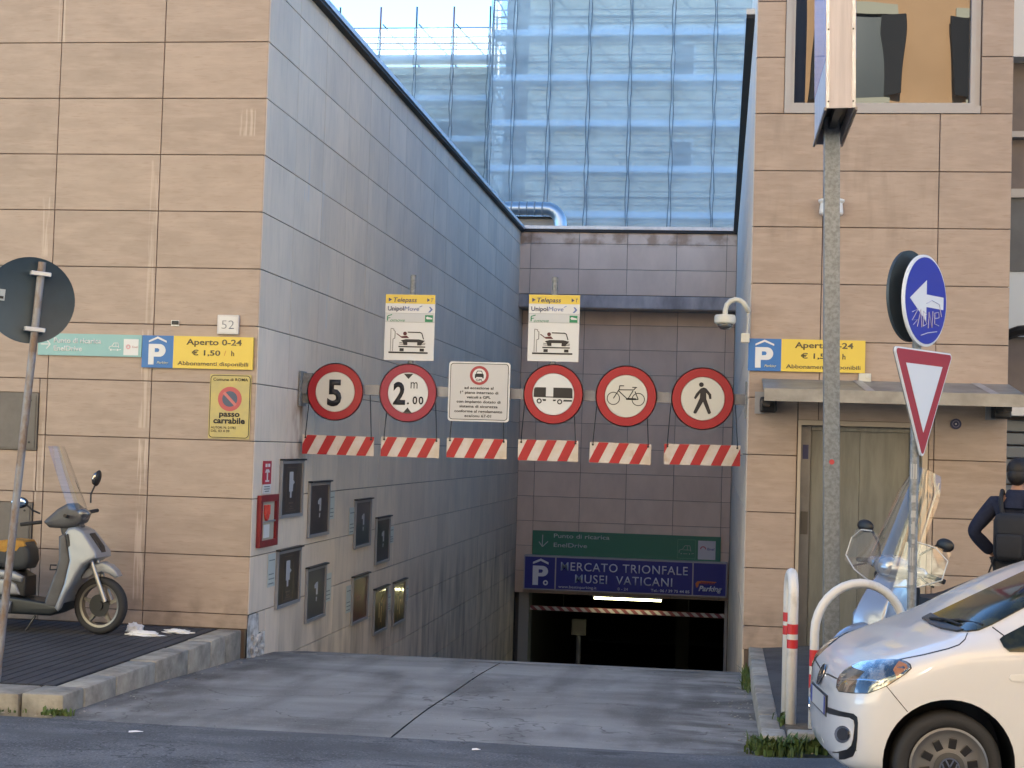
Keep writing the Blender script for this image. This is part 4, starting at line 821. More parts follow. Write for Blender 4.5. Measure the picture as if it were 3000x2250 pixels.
# traffic sign seen from behind on the left
t=thing('traffic_sign','dark back of a round traffic sign on a leaning rusty post, left edge','traffic sign',(-5.618,11.75,.13)); t.rotation_euler=(0,R(4.0),0)
pr=mat('weathered_post',(.28,.28,.29),.6,.3,col2=(.20,.14,.10),scale=9,mix=(.42,.6),stretch=(1,1,.5)); b=B(); b.cyl((0,0,-.1),(0,0,3.34),.031,14); b.build('post',pr,t,smooth=40)
p_=bpy.data.objects.new('sign_plate',None)
b=B(); b.m=Matrix.Rotation(R(33),4,'Z'); b.lathe([(0,.05),(.33,.05),(.345,.045),(.345,.07),(.33,.064),(0,.064)],48,'y',(-.05,0,3.03)); b.build('sign_plate',mat('back_slate',(.028,.052,.08),.4,.2,col2=(.022,.042,.066),scale=3),t,smooth=30)
b=B(); b.m=Matrix.Rotation(R(33),4,'Z')
clz=mat('clamp_zinc',(.55,.57,.6),.4,.5)
for z in (3.245,2.80): b=B(); b.m=Matrix.Rotation(R(33),4,'Z'); b.box(-.08,.075,-.042,.05,z-.018,z+.018,.006); b.build('clamp',clz,t)
b=B(); b.m=Matrix.Rotation(R(33),4,'Z'); b.box(-.345,-.25,.040,.046,3.0,3.09); b.build('sticker',mat('sticker_pale',(.35,.40,.44),.5),t); b=B(); b.m=Matrix.Rotation(R(33),4,'Z'); b.box(-.33,-.26,.036,.040,3.015,3.035); b.box(-.33,-.30,.036,.040,3.05,3.08); b.build('sticker_print',blk,t)
# arrow and give-way signs on one post
t=thing('traffic_sign','blue arrow disc and red triangle sign on one grey post','traffic sign',(1.412,11.7,.13)); b=B(); b.cyl((0,0,-.1),(0,0,3.38),.033,14); b.build('post',M['galv'],t,smooth=40)
RZ=R(56); sb=mat('sign_blue_deep',(.018,.022,.34),.35); sw=mat('sign_rim_white',(.70,.72,.74),.35)
def face(name,label,z,dist,flip=0):
    o=bpy.data.objects.new(name,None); 
    return o
def onpost(b): b.m=Matrix.Translation((0,0,0))@Matrix.Rotation(RZ,4,'Z'); return b
zc=3.135
b=onpost(B()); b.lathe([(0,-.05),(.325,-.05),(.337,-.045),(.337,-.062),(.325,-.066),(.0,-.066)],48,'y',(0,0,zc)); pl=b.build('arrow_plate',sw,t,smooth=30)
b=onpost(B()); b.lathe([(.318,-.0665),(.318,-.069),(0,-.069)],48,'y',(0,0,zc)); b.build('blue_face',sb,pl)
b=onpost(B()); b.prism([(-.255,zc),(.0,zc+.15),(.0,zc+.046),(.27,zc+.046),(.27,zc-.046),(.0,zc-.046),(.0,zc-.15)],-.0715,-.069); b.build('arrow',sw,pl)
b=onpost(B()); gy=-.073
for pts in ([(-.22,-.10),(-.13,-.07),(-.22,-.16),(-.14,-.15),(-.20,-.19)],[(-.14,-.2),(-.09,-.07),(-.07,-.2)],[(-.05,-.19),(-.05,-.08),(0,-.1),(-.04,-.13),(.01,-.17),(-.05,-.19)],[(.03,-.2),(.04,-.08),(.09,-.19),(.10,-.07)],[(.20,-.17),(.13,-.16),(.13,-.08),(.19,-.07),(.20,-.11),(.14,-.12)],[(-.08,-.26),(.02,-.235),(.17,-.215)],[(0,-.02),(.08,.01),(.2,-.01),(.24,-.1)]):
    b.tube([(x,gy,zc+z) for x,z in pts],.0035,4)
b.build('scrawl',mat('scrawl_lilac',(.5,.5,.65),.6),pl)
b=onpost(B()); b.lathe([(0,.05),(.325,.05),(.337,.045),(.337,.066),(.325,.062),(.0,.062)],48,'y',(-.02,0,zc+.035)); b.build('rear_plate',mat('rear_slate',(.05,.07,.085),.45,.2),t,smooth=30)
for zz in (.20,-.20): b=onpost(B()); b.box(-.05,.05,-.05,.05,zc+zz-.02,zc+zz+.02); b.build('clamp',M['galv'],t)
def tri(r,s,zc):
    c=[(-.46*s,.275*s),(.46*s,.275*s),(0,-.53*s)]; p=[]
    for i,(x,z) in enumerate(c):
        dx,dz_=-x,-z; L=math.hypot(dx,dz_); cx,cz=x+dx/L*r*2,z+dz_/L*r*2; a0=math.degrees(math.atan2(z,x))
        p+=[(cx+r*math.cos(R(a0-60+120*j/6)),zc+cz+r*math.sin(R(a0-60+120*j/6))) for j in range(7)][::1]
    # order corners counter-clockwise
    return p[7:14]+p[0:7]+p[14:21]
zt=2.50
b=onpost(B()); b.prism(tri(.03,1,zt),-.062,-.048); pl=b.build('give_way_plate',sw,t)
b=onpost(B()); b.prism(tri(.022,.955,zt),-.0645,-.0622); b.build('red_border',mat('give_way_red',(.34,.012,.018),.4),pl)
b=onpost(B()); b.prism([(-.285,zt+.165),(.285,zt+.165),(0,zt-.33)],-.067,-.0648); b.build('white_centre',sw,pl)
b=onpost(B()); b.prism(tri(.03,1.0,zt),-.047,-.040); b.build('plate_back',M['galv'],pl)
stk=mat('torn_sticker',(.4,.4,.4),.6); random.seed(5)
for z,h,w in ((1.83,.11,.03),(1.66,.05,.02),(1.55,.05,.02),(1.50,.02,.01),(1.43,.07,.016),(1.36,.03,.012),(1.20,.13,.03),(1.06,.09,.02)):
    b=B(); b.lathe([(.0335,z),(.0345,z),(.0345,z+h),(.0335,z+h)],14); b.v=[v for v in b.v]; 
    q_=B(); a0=R(250+random.uniform(-20,20)); da=w/.034
    q_.add([(.0345*math.cos(a),.0345*math.sin(a),zz) for zz in (z,z+h) for a in (a0-da/1.2,a0,a0+da/1.2)],[(0,1,4,3),(1,2,5,4)]); q_.build('torn_sticker',stk,t)
# bent-tube parking hoops
hw=mat('hoop_white',(.70,.69,.66),.35,col2=(.52,.50,.47),scale=9,mix=(.55,.75)); hr=mat('hoop_red',(.50,.025,.03),.4)
def hoop(label,p0,p1,h,bands,r=.04):
    x0,y0,z0=p0; x1,y1,z1=p1; L=math.hypot(x1-x0,y1-y0); ux,uy=(x1-x0)/L,(y1-y0)/L; rad=L/2
    t=thing('parking_hoop',label,'hoop',p0,0,'white bent-tube hoops on the kerb'); t.location=(0,0,0)
    pts=[(x0,y0,z0-.1),(x0,y0,z0+h-rad)]+[(x0+ux*(rad-rad*math.cos(a)),y0+uy*(rad-rad*math.cos(a)),z0+h-rad+rad*math.sin(a)) for a in [PI*i/16 for i in range(1,16)]]+[(x1,y1,z0+h-rad),(x1,y1,z1-.1)]
    b=B(); b.tube(pts,r,14); b.build('tube',hw,t,smooth='all')
    for leg,za,zb in bands:
        q=(x0,y0) if leg==0 else (x1,y1); b=B(); b.tube([(*q,za),(*q,zb)],r+.0015,14,caps=False); b.build('red_tape',hr,t,smooth='all')
hoop('white tube hoop standing end-on at the kerb corner',(.572,11.90,.10),(.553,12.22,.10),1.11,[(0,.77,.845),(0,.665,.73),(1,.83,.90),(1,.73,.80)])
hoop('white tube hoop standing broadside just left of the white car',(.725,11.75,.11),(1.40,12.02,.13),1.06,[(0,.56,.68),(0,.40,.50)],.034)

# ================================================================== WHITE CAR
car=thing('parked_car','small white hatchback parked nose-left against the kerb at the right','car',(1.200,9.445,.172),PI+R(5.5))
paint=mat('car_white',(.68,.68,.69),.30,coat=1,spec=.5); chrome=mat('chrome',(.6,.6,.62),.12,1); trimb=mat('trim_black',(.012,.012,.014),.35); glass=mat('car_glass',(.014,.018,.013),.10,spec=.45,col2=(.05,.055,.025),scale=5,mix=(.5,.7))
ST=[(.588,.34,.18,.24,.57,.22,.605,.14),(.577,.27,.36,.42,.62,.38,.655,.27),(.553,.215,.52,.575,.668,.51,.708,.39),(.50,.195,.63,.685,.713,.62,.762,.49),(.425,.185,.70,.75,.762,.70,.812,.55),(.29,.18,.755,.79,.818,.75,.868,.585),(.15,.18,.78,.81,.866,.775,.922,.62),(.03,.18,.79,.818,.905,.79,.975,.645),(-.06,.18,.79,.82,.925,.79,1.012,.655),(-.20,.18,.79,.82,.942,.79,1.105,.63),(-.40,.18,.79,.82,.955,.79,1.225,.60),(-.62,.18,.79,.82,.965,.79,1.325,.575),(-.85,.18,.79,.82,.97,.79,1.405,.56),(-1.1,.18,.79,.82,.975,.79,1.45,.55),(-1.5,.18,.79,.82,.98,.79,1.475,.55),(-2.0,.18,.79,.82,.985,.785,1.47,.55),(-2.5,.2,.785,.81,.99,.77,1.43,.54),(-2.75,.24,.76,.79,.98,.74,1.32,.54),(-2.9,.30,.70,.76,.93,.70,1.02,.56),(-2.96,.40,.55,.66,.80,.60,.86,.45)]
def sect(s):
    x,zb,wb,wm,zs,ws,zt,wt=s; zm=(zb+.14)
    return [(x,0,zb),(x,.6*wb,zb),(x,wb,zb+.025),(x,wm,zm),(x,wm,(zm+zs)*.5),(x,wm-.008,zs-.085),(x,ws,zs),(x,wt+(ws-wt)*.42,zs+(zt-zs)*.45),(x,wt,zt-.035*min(1,(zt-zs)/.12)),(x,.6*wt,zt-.008),(x,0,zt)]
b=B(); rows=[]
for s in ST:
    h=sect(s); rows.append(h+[(p[0],-p[1],p[2]) for p in h[-2:0:-1]])
n_=len(rows[0]); b.add([p for r in rows for p in r],[(i*n_+j,i*n_+(j+1)%n_,(i+1)*n_+(j+1)%n_,(i+1)*n_+j) for i in range(len(rows)-1) for j in range(n_)]+[tuple(range(n_))[::-1],tuple((len(rows)-1)*n_+j for j in range(n_))])
def evaluated(o):
    bpy.context.view_layer.update(); return bpy.data.meshes.new_from_object(o.evaluated_get(bpy.context.evaluated_depsgraph_get()))
tmp=b.build('body',paint); md=tmp.modifiers.new('s','SUBSURF'); md.levels=md.render_levels=3
me=evaluated(tmp); bpy.data.objects.remove(tmp); tmp=link('body',me)
cu=B()
for ax in (0,-2.42):
    for s in (-1,1): cu.cyl((ax+.02,s*.52,.31),(ax+.02,s*1.1,.31),.345,40)
cut=cu.build('cutter',trimb); md=tmp.modifiers.new('b','BOOLEAN'); md.object=cut; md.operation='DIFFERENCE'; md.solver='EXACT'
me=evaluated(tmp); bpy.data.objects.remove(tmp); bpy.data.objects.remove(cut); me.name='body'
while len(me.materials)>0: me.materials.pop()
me.materials.append(paint); me.materials.append(trimb)
for p in me.polygons:
    p.use_smooth=True; c=p.center; p.material_index=0
    for ax in (.02,-2.40):
        if abs(c.y)<.76 and math.hypot(c.x-ax,c.z-.31)<.347 and abs(c.y)>.5: p.material_index=1
me.set_sharp_from_angle(angle=R(35)); body=link('body',me,car)
bmb=bmesh.new(); bmb.from_mesh(me); bvh=BVHTree.FromBMesh(bmb); bmb.free()
EYE=Vector((2.47,9.179,1.938))
def hit(x,z,y=.8,eye=EYE):
    d=(Vector((x,y,z))-eye).normalized(); h=bvh.ray_cast(eye,d)
    if h[0] is None: h=bvh.find_nearest(Vector((x,y,z)))
    return h[0],h[1]
def patch(name,pts,m,off=.004,parent=None,step=.035,mirror=False,smooth=True):
    """panel that lies on the body skin inside an outline given on the side plane"""
    bm=bmesh.new(); vs=[bm.verts.new((x,.8,z)) for x,z in pts]; bm.faces.new(vs)
    for ax in (0,2):
        lo=min(p[0 if ax==0 else 1] for p in pts); hi=max(p[0 if ax==0 else 1] for p in pts); u=lo+step
        while u<hi:
            co=Vector((u,0,0)) if ax==0 else Vector((0,0,u)); no=Vector((1,0,0)) if ax==0 else Vector((0,0,1))
            bmesh.ops.bisect_plane(bm,geom=bm.verts[:]+bm.edges[:]+bm.faces[:],plane_co=co,plane_no=no); u+=step
    for v in bm.verts:
        h,nn=hit(v.co.x,v.co.z); v.co=h+nn*off
    ed=[e for e in bm.edges if e.is_boundary]; r=bmesh.ops.extrude_edge_only(bm,edges=ed)
    for v in [g for g in r['geom'] if isinstance(g,bmesh.types.BMVert)]:
        h=bvh.find_nearest(v.co); v.co=h[0]-h[1]*.003
    bmesh.ops.recalc_face_normals(bm,faces=bm.faces)
    me=bpy.data.meshes.new(name); bm.to_mesh(me); me.materials.append(m)
    if smooth:
        for p in me.polygons: p.use_smooth=True
        me.set_sharp_from_angle(angle=R(50))
    o=link(name,me,parent or car)
    if mirror:
        m2=me.copy(); 
        for v in m2.vertices: v.co.y*=-1
        m2.flip_normals(); link(name,m2,parent or car)
    bm.free(); return o
def grow(pts,k):
    cx=sum(p[0] for p in pts)/len(pts); cz=sum(p[1] for p in pts)/len(pts); return [(cx+(x-cx)*k,cz+(z-cz)*k) for x,z in pts]
def seam(name,pts,w=.006,m=None,mirror=True):
    for a,c in zip(pts[:-1],pts[1:]): patch(name,bar(*a,*c,w),m or trimb,.0012,step=.04,mirror=mirror)
HL=[(.637,.735),(.622,.767),(.596,.793),(.553,.821),(.503,.838),(.41,.851),(.303,.855),(.267,.845),(.245,.832),(.237,.811),(.266,.781),(.308,.752),(.357,.718),(.414,.692),(.464,.672),(.55,.671),(.622,.677),(.638,.699)]
hlm=mat('headlight_glass',(.10,.115,.125),.06,.75,col2=(.42,.38,.33),scale=9,mix=(.48,.56),stretch=(1.4,1,.7),coat=1)
g_=patch('headlight',grow(HL,1.035),trimb,.0025,mirror=True); patch('lens',HL,hlm,.006,mirror=True); patch('lamp_divider',[(.622,.742),(.47,.745),(.38,.738),(.38,.732),(.47,.738),(.622,.736)],chrome,.0075,mirror=True)
patch('indicator',[(.30,.845),(.26,.83),(.25,.812),(.31,.765),(.33,.80)],mat('amber_lens',(.35,.15,.05),.1,coat=1),.0072,mirror=True)
BO=[(.78,.653),(.749,.622),(.692,.591),(.619,.572),(.54,.56),(.519,.543),(.514,.511),(.516,.426),(.522,.369),(.539,.333),(.585,.316),(.642,.313),(.693,.322),(.759,.391)]; BI=[(.774,.607),(.734,.579),(.68,.555),(.619,.544),(.561,.537),(.538,.525),(.532,.497),(.538,.425),(.548,.39),(.572,.369),(.629,.355),(.686,.361),(.745,.402),(.763,.426)]
patch('bumper_band',BO,trimb,.003,mirror=True); patch('bumper_panel',BI,paint,.0055,mirror=True)
patch('fog_ring',circ(.595,.449,.046,20),chrome,.009,mirror=True); patch('fog_lamp',circ(.590,.449,.033,18),mat('fog_glass',(.03,.03,.035),.15,coat=1),.012,mirror=True)
patch('side_marker',[(-.287,.78),(-.298,.796),(-.37,.80),(-.42,.78),(-.37,.762),(-.302,.762)],M['offwhite'],.006,mirror=True)
WSH=[(.214,1.075),(.17,1.053),(.098,1.030),(.026,1.018),(-.06,1.017),(-.117,1.026),(-.189,1.06),(-.361,1.160),(-.62,1.28),(-.84,1.372),(-.55,1.43),(-.357,1.36),(.12,1.118)]
patch('windscreen',WSH,glass,.010,step=.025)
patch('scuttle',[(.214,1.078),(.17,1.053),(.098,1.028),(.0,1.014),(-.04,1.022),(.06,1.05),(.11,1.082),(.165,1.105)],trimb,.013)
b=B()
for a,c in (((.16,1.07),(-.02,1.045)),((.10,1.06),(-.14,1.05))):
    p,n1_=hit(*a); q2,n2_=hit(*c); b.tube([p+n1_*.02,(p+q2)/2+n1_*.03,q2+n2_*.012],.007,6)
b.build('wiper',M['black'],car)
patch('side_window',[(-.232,.981),(-.247,.996),(-.363,1.063),(-.62,1.21),(-.82,1.30),(-1.05,1.34),(-1.05,.93),(-.288,.918),(-.255,.942)],glass,.008,step=.03,mirror=True)
patch('side_window',[(-1.12,1.345),(-1.12,.935),(-2.1,.955),(-2.05,1.36),(-1.6,1.37)],glass,.008,step=.03,mirror=True)
seam('bonnet_seam',[(.303,.857),(.167,.888),(.039,.924),(-.018,.947),(-.047,.977),(-.057,1.01)]); seam('bonnet_seam',[(.640,.742),(.70,.765),(.755,.772)],.008); seam('wing_seam',[(-.189,1.047),(-.254,1.003)]); seam('bumper_seam',[(.365,.714),(.247,.58)],.004)
seam('door_seam',[(-.42,.93),(-.40,.6),(-.43,.25)]); seam('door_seam',[(-1.60,.95),(-1.66,.6),(-1.55,.28)])
# front plate and badge
b=B(); b.m=Matrix.Translation((.582,0,.51)); b.box(-.01,.012,-.27,.27,-.062,.062,.004); np_=b.build('number_plate',trimb,car); b=B(); b.m=Matrix.Translation((.582,0,.51)); b.box(.0125,.0145,-.25,.25,-.05,.05); b.build('plate_face',mat('plate_white',(.5,.5,.5),.4),np_)
b=B(); b.m=Matrix.Translation((.582,0,.51)); b.box(.0148,.016,-.25,-.21,-.05,.05); pbm=mat('plate_blue_band',(.02,.05,.35),.4); b.build('plate_band',pbm,np_); b=B(); b.m=Matrix.Translation((.582,0,.51)); b.box(.0148,.016,.21,.25,-.05,.05); b.build('plate_band',pbm,np_)
def badge(parent,mtx,r):
    b=B(); b.m=mtx; b.lathe([(r*.86,0),(r*.86,.004),(r,.004),(r,0)],24,'x'); b.build('badge_ring',chrome,parent,smooth=40)
    b=B(); b.m=mtx
    for x0,z0,x1,z1 in ((-.38,.78,0,.06),(.38,.78,0,.06),(-.72,.42,-.36,-.72),(-.36,-.72,0,-.02),(.72,.42,.36,-.72),(.36,-.72,0,-.02)):
        pp=bar(x0*r,z0*r,x1*r,z1*r,r*.17); b.add([(q,p[0],p[1]) for q in (.0,.004) for p in pp],[(0,1,2,3),(4,5,6,7),(0,1,5,4),(1,2,6,5),(2,3,7,6),(3,0,4,7)])
    b.build('badge_letters',chrome,parent)
    b=B(); b.m=mtx; b.lathe([(0,-.002),(r,-.002),(r,0),(0,.001)],24,'x'); b.build('badge_back',trimb,parent)
bd=bpy.data.objects.new('badge',None); C.objects.link(bd); bd.parent=car
h=bvh.ray_cast(Vector((2,0,.655)),Vector((-1,0,0))); badge(bd,Matrix.Translation(h[0]+Vector((.006,0,0)))@h[1].to_track_quat('X','Z').to_matrix().to_4x4(),.065)
tyre=mat('tyre',(.022,.022,.024),.75,bump=.2,bscale=80); hub_m=mat('wheel_trim_grey',(.15,.15,.155),.4,.4)
def wheel(x,s):
    o=bpy.data.objects.new('wheel',None); C.objects.link(o); o.parent=car; o.location=(x,s*.70,.29); o.rotation_euler=(0,0,0 if s>0 else PI)
    b=B(); b.lathe([(.20,-.09),(.255,-.095),(.283,-.08),(.291,-.05),(.291,.05),(.283,.078),(.258,.094),(.222,.088),(.208,.07)],48,'y'); b.build('tyre',tyre,o,smooth=50)
    b=B(); b.lathe([(.208,.07),(.212,.088),(.200,.094),(.185,.082),(.165,.076),(.10,.088),(.075,.096),(.0,.098)],48,'y'); b.build('rim',hub_m,o,smooth=50)
    b=B()
    for k in range(10):
        a=2*PI*k/10+R(26.6); b.m=Matrix.Rotation(-a,4,'Y'); b.box(.100,.156,.078,.0905,-.021,.021,.004)
    b.build('rim_slots',trimb,o)
    b=B(); b.lathe([(.082,.094),(.082,.100),(.06,.103),(0,.104)],28,'y'); b.build('hub_cap',mat('hub_dark',(.06,.06,.06),.4),o)
    badge(o,Matrix.Translation((0,.104,0))@Matrix.Rotation(R(90),4,'Z'),.055)
for x in (.02,-2.40):
    for s in (1,-1): wheel(x,s)
for s in (1,-1):
    b=B(); b.ell((-.52,s*.90,1.0),(.06,.10,.075),14,9); b.tube([(-.50,s*.78,.95),(-.52,s*.85,.97)],.025,8); b.build('door_mirror',paint,car,smooth='all')

# ================================================================== SCOOTERS
silver=mat('scooter_silver',(.27,.285,.31),.35,.25,coat=.3); dgrey=mat('scooter_grey',(.09,.09,.095),.45,col2=(.07,.07,.075),scale=9); seatm=mat('seat_vinyl',(.03,.034,.04),.55); foam=mat('torn_foam',(.42,.24,.05),.9,col2=(.32,.17,.04),scale=20)
clear=bpy.data.materials.new('clear_screen'); clear.use_nodes=True
n=clear.node_tree.nodes; l=clear.node_tree.links; n.clear(); o_=n.new('ShaderNodeOutputMaterial'); m_=n.new('ShaderNodeMixShader'); a_=n.new('ShaderNodeBsdfTransparent'); a_.inputs[0].default_value=(.90,.92,.93,1); g2=n.new('ShaderNodeBsdfGlossy'); g2.inputs['Roughness'].default_value=.06; fz=n.new('ShaderNodeLayerWeight'); fz.inputs[0].default_value=.28
mr=n.new('ShaderNodeMath'); mr.operation='MULTIPLY_ADD'; mr.inputs[1].default_value=.75; mr.inputs[2].default_value=.10
l.new(fz.outputs['Facing'],mr.inputs[0]); l.new(mr.outputs[0],m_.inputs[0]); l.new(a_.outputs[0],m_.inputs[1]); l.new(g2.outputs[0],m_.inputs[2]); l.new(m_.outputs[0],o_.inputs[0])
def slab(name,prof,w,m,parent,taper=None,bev=.02,y0=0):
    """side profile (x,z) given a width and soft edges; taper(x,z) scales the width"""
    bm=bmesh.new(); k=len(prof); L=[]
    for s in (-1,1): L.append([bm.verts.new((x,y0+s*w/2*(taper(x,z) if taper else 1),z)) for x,z in prof])
    bm.faces.new(L[0]); bm.faces.new(L[1][::-1])
    for i in range(k): bm.faces.new((L[0][i],L[1][i],L[1][(i+1)%k],L[0][(i+1)%k]))
    bmesh.ops.recalc_face_normals(bm,faces=bm.faces)
    if bev: bmesh.ops.bevel(bm,geom=[e for f in bm.faces if len(f.verts)>4 or f is None for e in f.edges],offset=bev,segments=3,profile=.6,affect='EDGES',clamp_overlap=True)
    me=bpy.data.meshes.new(name); bm.to_mesh(me); bm.free(); me.materials.append(m)
    for p in me.polygons: p.use_smooth=True
    me.set_sharp_from_angle(angle=R(48)); return link(name,me,parent)
def spoked(parent,name,c,steer=0,spokes=5,r=.285,w=.10,rimm=None):
    o=bpy.data.objects.new(name,None); C.objects.link(o); o.parent=parent; o.location=c; o.rotation_euler=(0,0,steer)
    b=B(); b.lathe([(r*.76,-w*.38),(r*.88,-w*.5),(r*.97,-w*.36),(r,0),(r*.97,w*.36),(r*.88,w*.5),(r*.76,w*.38)],40,'y',cap=False); b.build('tyre',tyre,o,smooth=60)
    rm=rimm or mat('wheel_alloy',(.22,.205,.18),.4,.7)
    b=B(); b.lathe([(r*.68,-.03),(r*.78,-.036),(r*.78,.036),(r*.68,.03),(r*.68,-.03)],40,'y')
    b.f=[f for f in b.f if len(f)<10]; b.build('rim',rm,o,smooth=50)
    for k in range(spokes):
        a=2*PI*k/spokes+R(90); b=B(); b.m=Matrix.Rotation(-a,4,'Y')
        b.add([(.02,y,z) for y in (-.02,.02) for z in (-.028,.028)]+[(r*.70,y,z) for y in (-.014,.014) for z in (-.012,.012)],[(0,1,3,2),(4,6,7,5),(0,4,5,1),(2,3,7,6),(0,2,6,4),(1,5,7,3)]); b.build('spoke',rm,o)
    b=B(); b.cyl((0,-.05,0),(0,.05,0),.045,16); b.lathe([(.05,-.034),(.11,-.034),(.11,-.03),(.05,-.03)],24,'y'); b.build('hub',M['black'],o,smooth=40)
    return o
def pp(*l_): return [((x-510)/531.,(980-z)/531.) for x,z in l_]
sc=thing('parked_scooter','silver scooter with torn seat parked along the left wall','scooter',(-6.035,14.83,.13),0)
spoked(sc,'front_wheel',(0,0,.285),R(-8)); spoked(sc,'rear_wheel',(-1.33,0,.285))
slab('front_fender',pp((408,690),(425,650),(470,612),(520,598),(565,615),(598,645),(612,672),(590,680),(560,662),(520,652),(480,665),(440,690)),.13,silver,sc,bev=.02)
for s in (-1,1): b=B(); b.cyl(((465-510)/531,s*.075,(980-600)/531),((548-510)/531,s*.075,(980-805)/531),.022,12); b.cyl(((455-510)/531,s*.075,.73),((492-510)/531,s*.075,.60),.016,10); b.build('fork_leg',mat('fork_alloy',(.45,.44,.42),.35,.8),sc,smooth=40)
slab('leg_shield',pp((330,450),(345,425),(385,418),(430,440),(470,490),(512,545),(516,575),(490,588),(450,612),(415,665),(390,720),(360,765),(335,840),(318,860),(300,840),(345,720),(372,590),(345,500)),.42,silver,sc,taper=lambda x,z:1 if z<.75 else max(.35,1-.9*(z-.75)),bev=.035)
slab('inner_shield',pp((300,470),(335,452),(350,520),(372,590),(350,715),(310,835),(235,845),(240,800),(290,650),(305,590)),.36,dgrey,sc,bev=.03)
slab('grille',pp((345,460),(352,455),(380,545),(382,585),(362,560)),.38,M['black'],sc,bev=.004); slab('lamp_panel',pp((400,478),(420,478),(470,530),(490,560),(470,562),(430,530)),.27,mat('lamp_glass',(.5,.5,.45),.1,coat=1),sc,bev=.01)
slab('front_trim',pp((440,455),(450,452),(505,520),(514,550),(505,548),(470,500)),.12,M['black'],sc,bev=.01)
slab('floorboard',pp((-130,790),(0,790),(240,815),(300,828),(345,815),(335,858),(270,886),(0,884),(-130,884)),.36,mat('floor_black',(.012,.016,.02),.4),sc,bev=.03)
slab('neck',pp((270,400),(370,380),(400,420),(345,450),(305,500),(285,455)),.12,dgrey,sc,bev=.03)
slab('headset',pp((195,400),(215,380),(270,330),(320,300),(345,300),(385,330),(420,350),(400,400),(360,420),(300,430),(230,430)),.30,dgrey,sc,taper=lambda x,z:.8,bev=.05)
b=B(); zz=(980-395)/531
b.tube([((330-510)/531,.10,zz+.01),((240-510)/531,.26,zz-.0),((205-510)/531,.30,zz-.01)],.018,10); b.tube([((330-510)/531,-.10,zz+.05),((360-510)/531,-.30,zz+.07)],.018,10); b.build('handlebar',M['black'],sc,smooth=60)
b=B(); b.cyl(((235-510)/531,-.30,zz+.0),((130-510)/531,-.34,zz-.03),.019,10); b.build('grip',M['rubber'],sc,smooth=60)
b=B(); b.cyl(((380-510)/531,-.05,zz+.08),((395-510)/531,.34,zz+.10),.019,10); b.build('grip',M['rubber'],sc,smooth=60)
mgl=mat('mirror_glass',(.55,.75,.95),.03,1)
b=B(); b.ell(((126-510)/531,-.36,(980-297)/531),(.082,.022,.056),18,10,Matrix.Rotation(R(15),3,'Z')); mr_=b.build('mirror',M['black'],sc,smooth='all'); b=B(); b.ell(((124-510)/531,-.378,(980-296)/531),(.07,.012,.047),18,8,Matrix.Rotation(R(15),3,'Z')); b.build('mirror_glass',mgl,mr_,smooth='all')
b=B(); b.tube([((165-510)/531,-.35,(980-310)/531),((190-510)/531,-.33,(980-335)/531),((220-510)/531,-.28,(980-352)/531)],.009,8); b.build('stalk',M['black'],mr_)
b=B(); b.ell(((397-510)/531,.30,(980-168)/531),(.034,.06,.085),16,10,Matrix.Rotation(R(12),3,'Y')); mr_=b.build('mirror',M['black'],sc,smooth='all'); b=B(); b.ell(((388-510)/531,.28,(980-168)/531),(.028,.05,.07),16,8,Matrix.Rotation(R(12),3,'Y')); b.build('mirror_glass',mat('mirror_tan',(.5,.42,.34),.06,1),mr_,smooth='all')
b=B(); b.tube([((385-510)/531,.30,(980-205)/531),((368-510)/531,.28,(980-255)/531),((375-510)/531,.25,(980-300)/531)],.009,8); b.build('stalk',M['black'],mr_)
b=B(); b.lathe([(.0,-.10),(.055,-.09),(.06,-.02),(.03,.03),(0,.04)],18,'x',((425-510)/531,-.06,(980-352)/531)); b.build('clear_lens',clear,sc,smooth='all')
b=B(); nu,nv=8,12; vs=[]
for v in range(nv+1):
    for u in range(nu+1):
        f=v/nv; a=(u/nu-.5)*2; vs.append(((405-510)/531-.26*f-.09*a*a,a*(.20-.04*f*f),(980-330)/531+.62*f))
b.add(vs,[(v*(nu+1)+u,v*(nu+1)+u+1,(v+1)*(nu+1)+u+1,(v+1)*(nu+1)+u) for v in range(nv) for u in range(nu)]); b.build('windscreen',clear,sc,smooth='all')
slab('seat',pp((-620,560),(-560,520),(-300,510),(-200,530),(-60,512),(60,500),(105,512),(130,555),(136,610),(118,650),(60,660),(-100,640),(-400,630),(-600,610)),.27,seatm,sc,bev=.06)
slab('torn_patch',pp((-60,510),(20,497),(95,503),(112,530),(80,538),(62,560),(30,548),(0,566),(-60,560)),.276,foam,sc,bev=.01)
slab('rear_body',pp((-640,600),(-400,640),(-100,650),(60,665),(112,690),(100,720),(0,700),(-150,720),(-420,750),(-640,700)),.33,silver,sc,bev=.05); slab('under_seat',pp((-100,650),(60,660),(118,690),(120,795),(-130,795)),.26,M['black'],sc,bev=.02); slab('side_panel',pp((-130,700),(20,705),(70,730),(95,785),(-130,790)),.31,silver,sc,bev=.03)
b=B(); b.cyl((-1.33,-.16,.30),(-.85,-.16,.25),.06,14); b.build('exhaust',M['steel'],sc,smooth=40)
b=B(); b.tube([((300-510)/531,-.19,(980-620)/531),((268-510)/531,-.19,(980-620)/531),((266-510)/531,-.19,(980-645)/531),((300-510)/531,-.19,(980-642)/531)],.008,6); b.build('bag_hook',M['black'],sc)
b=B(); b.tube([(-.62,-.12,.17),(-.70,-.16,.02)],.012,8); b.build('side_stand',M['black'],sc)
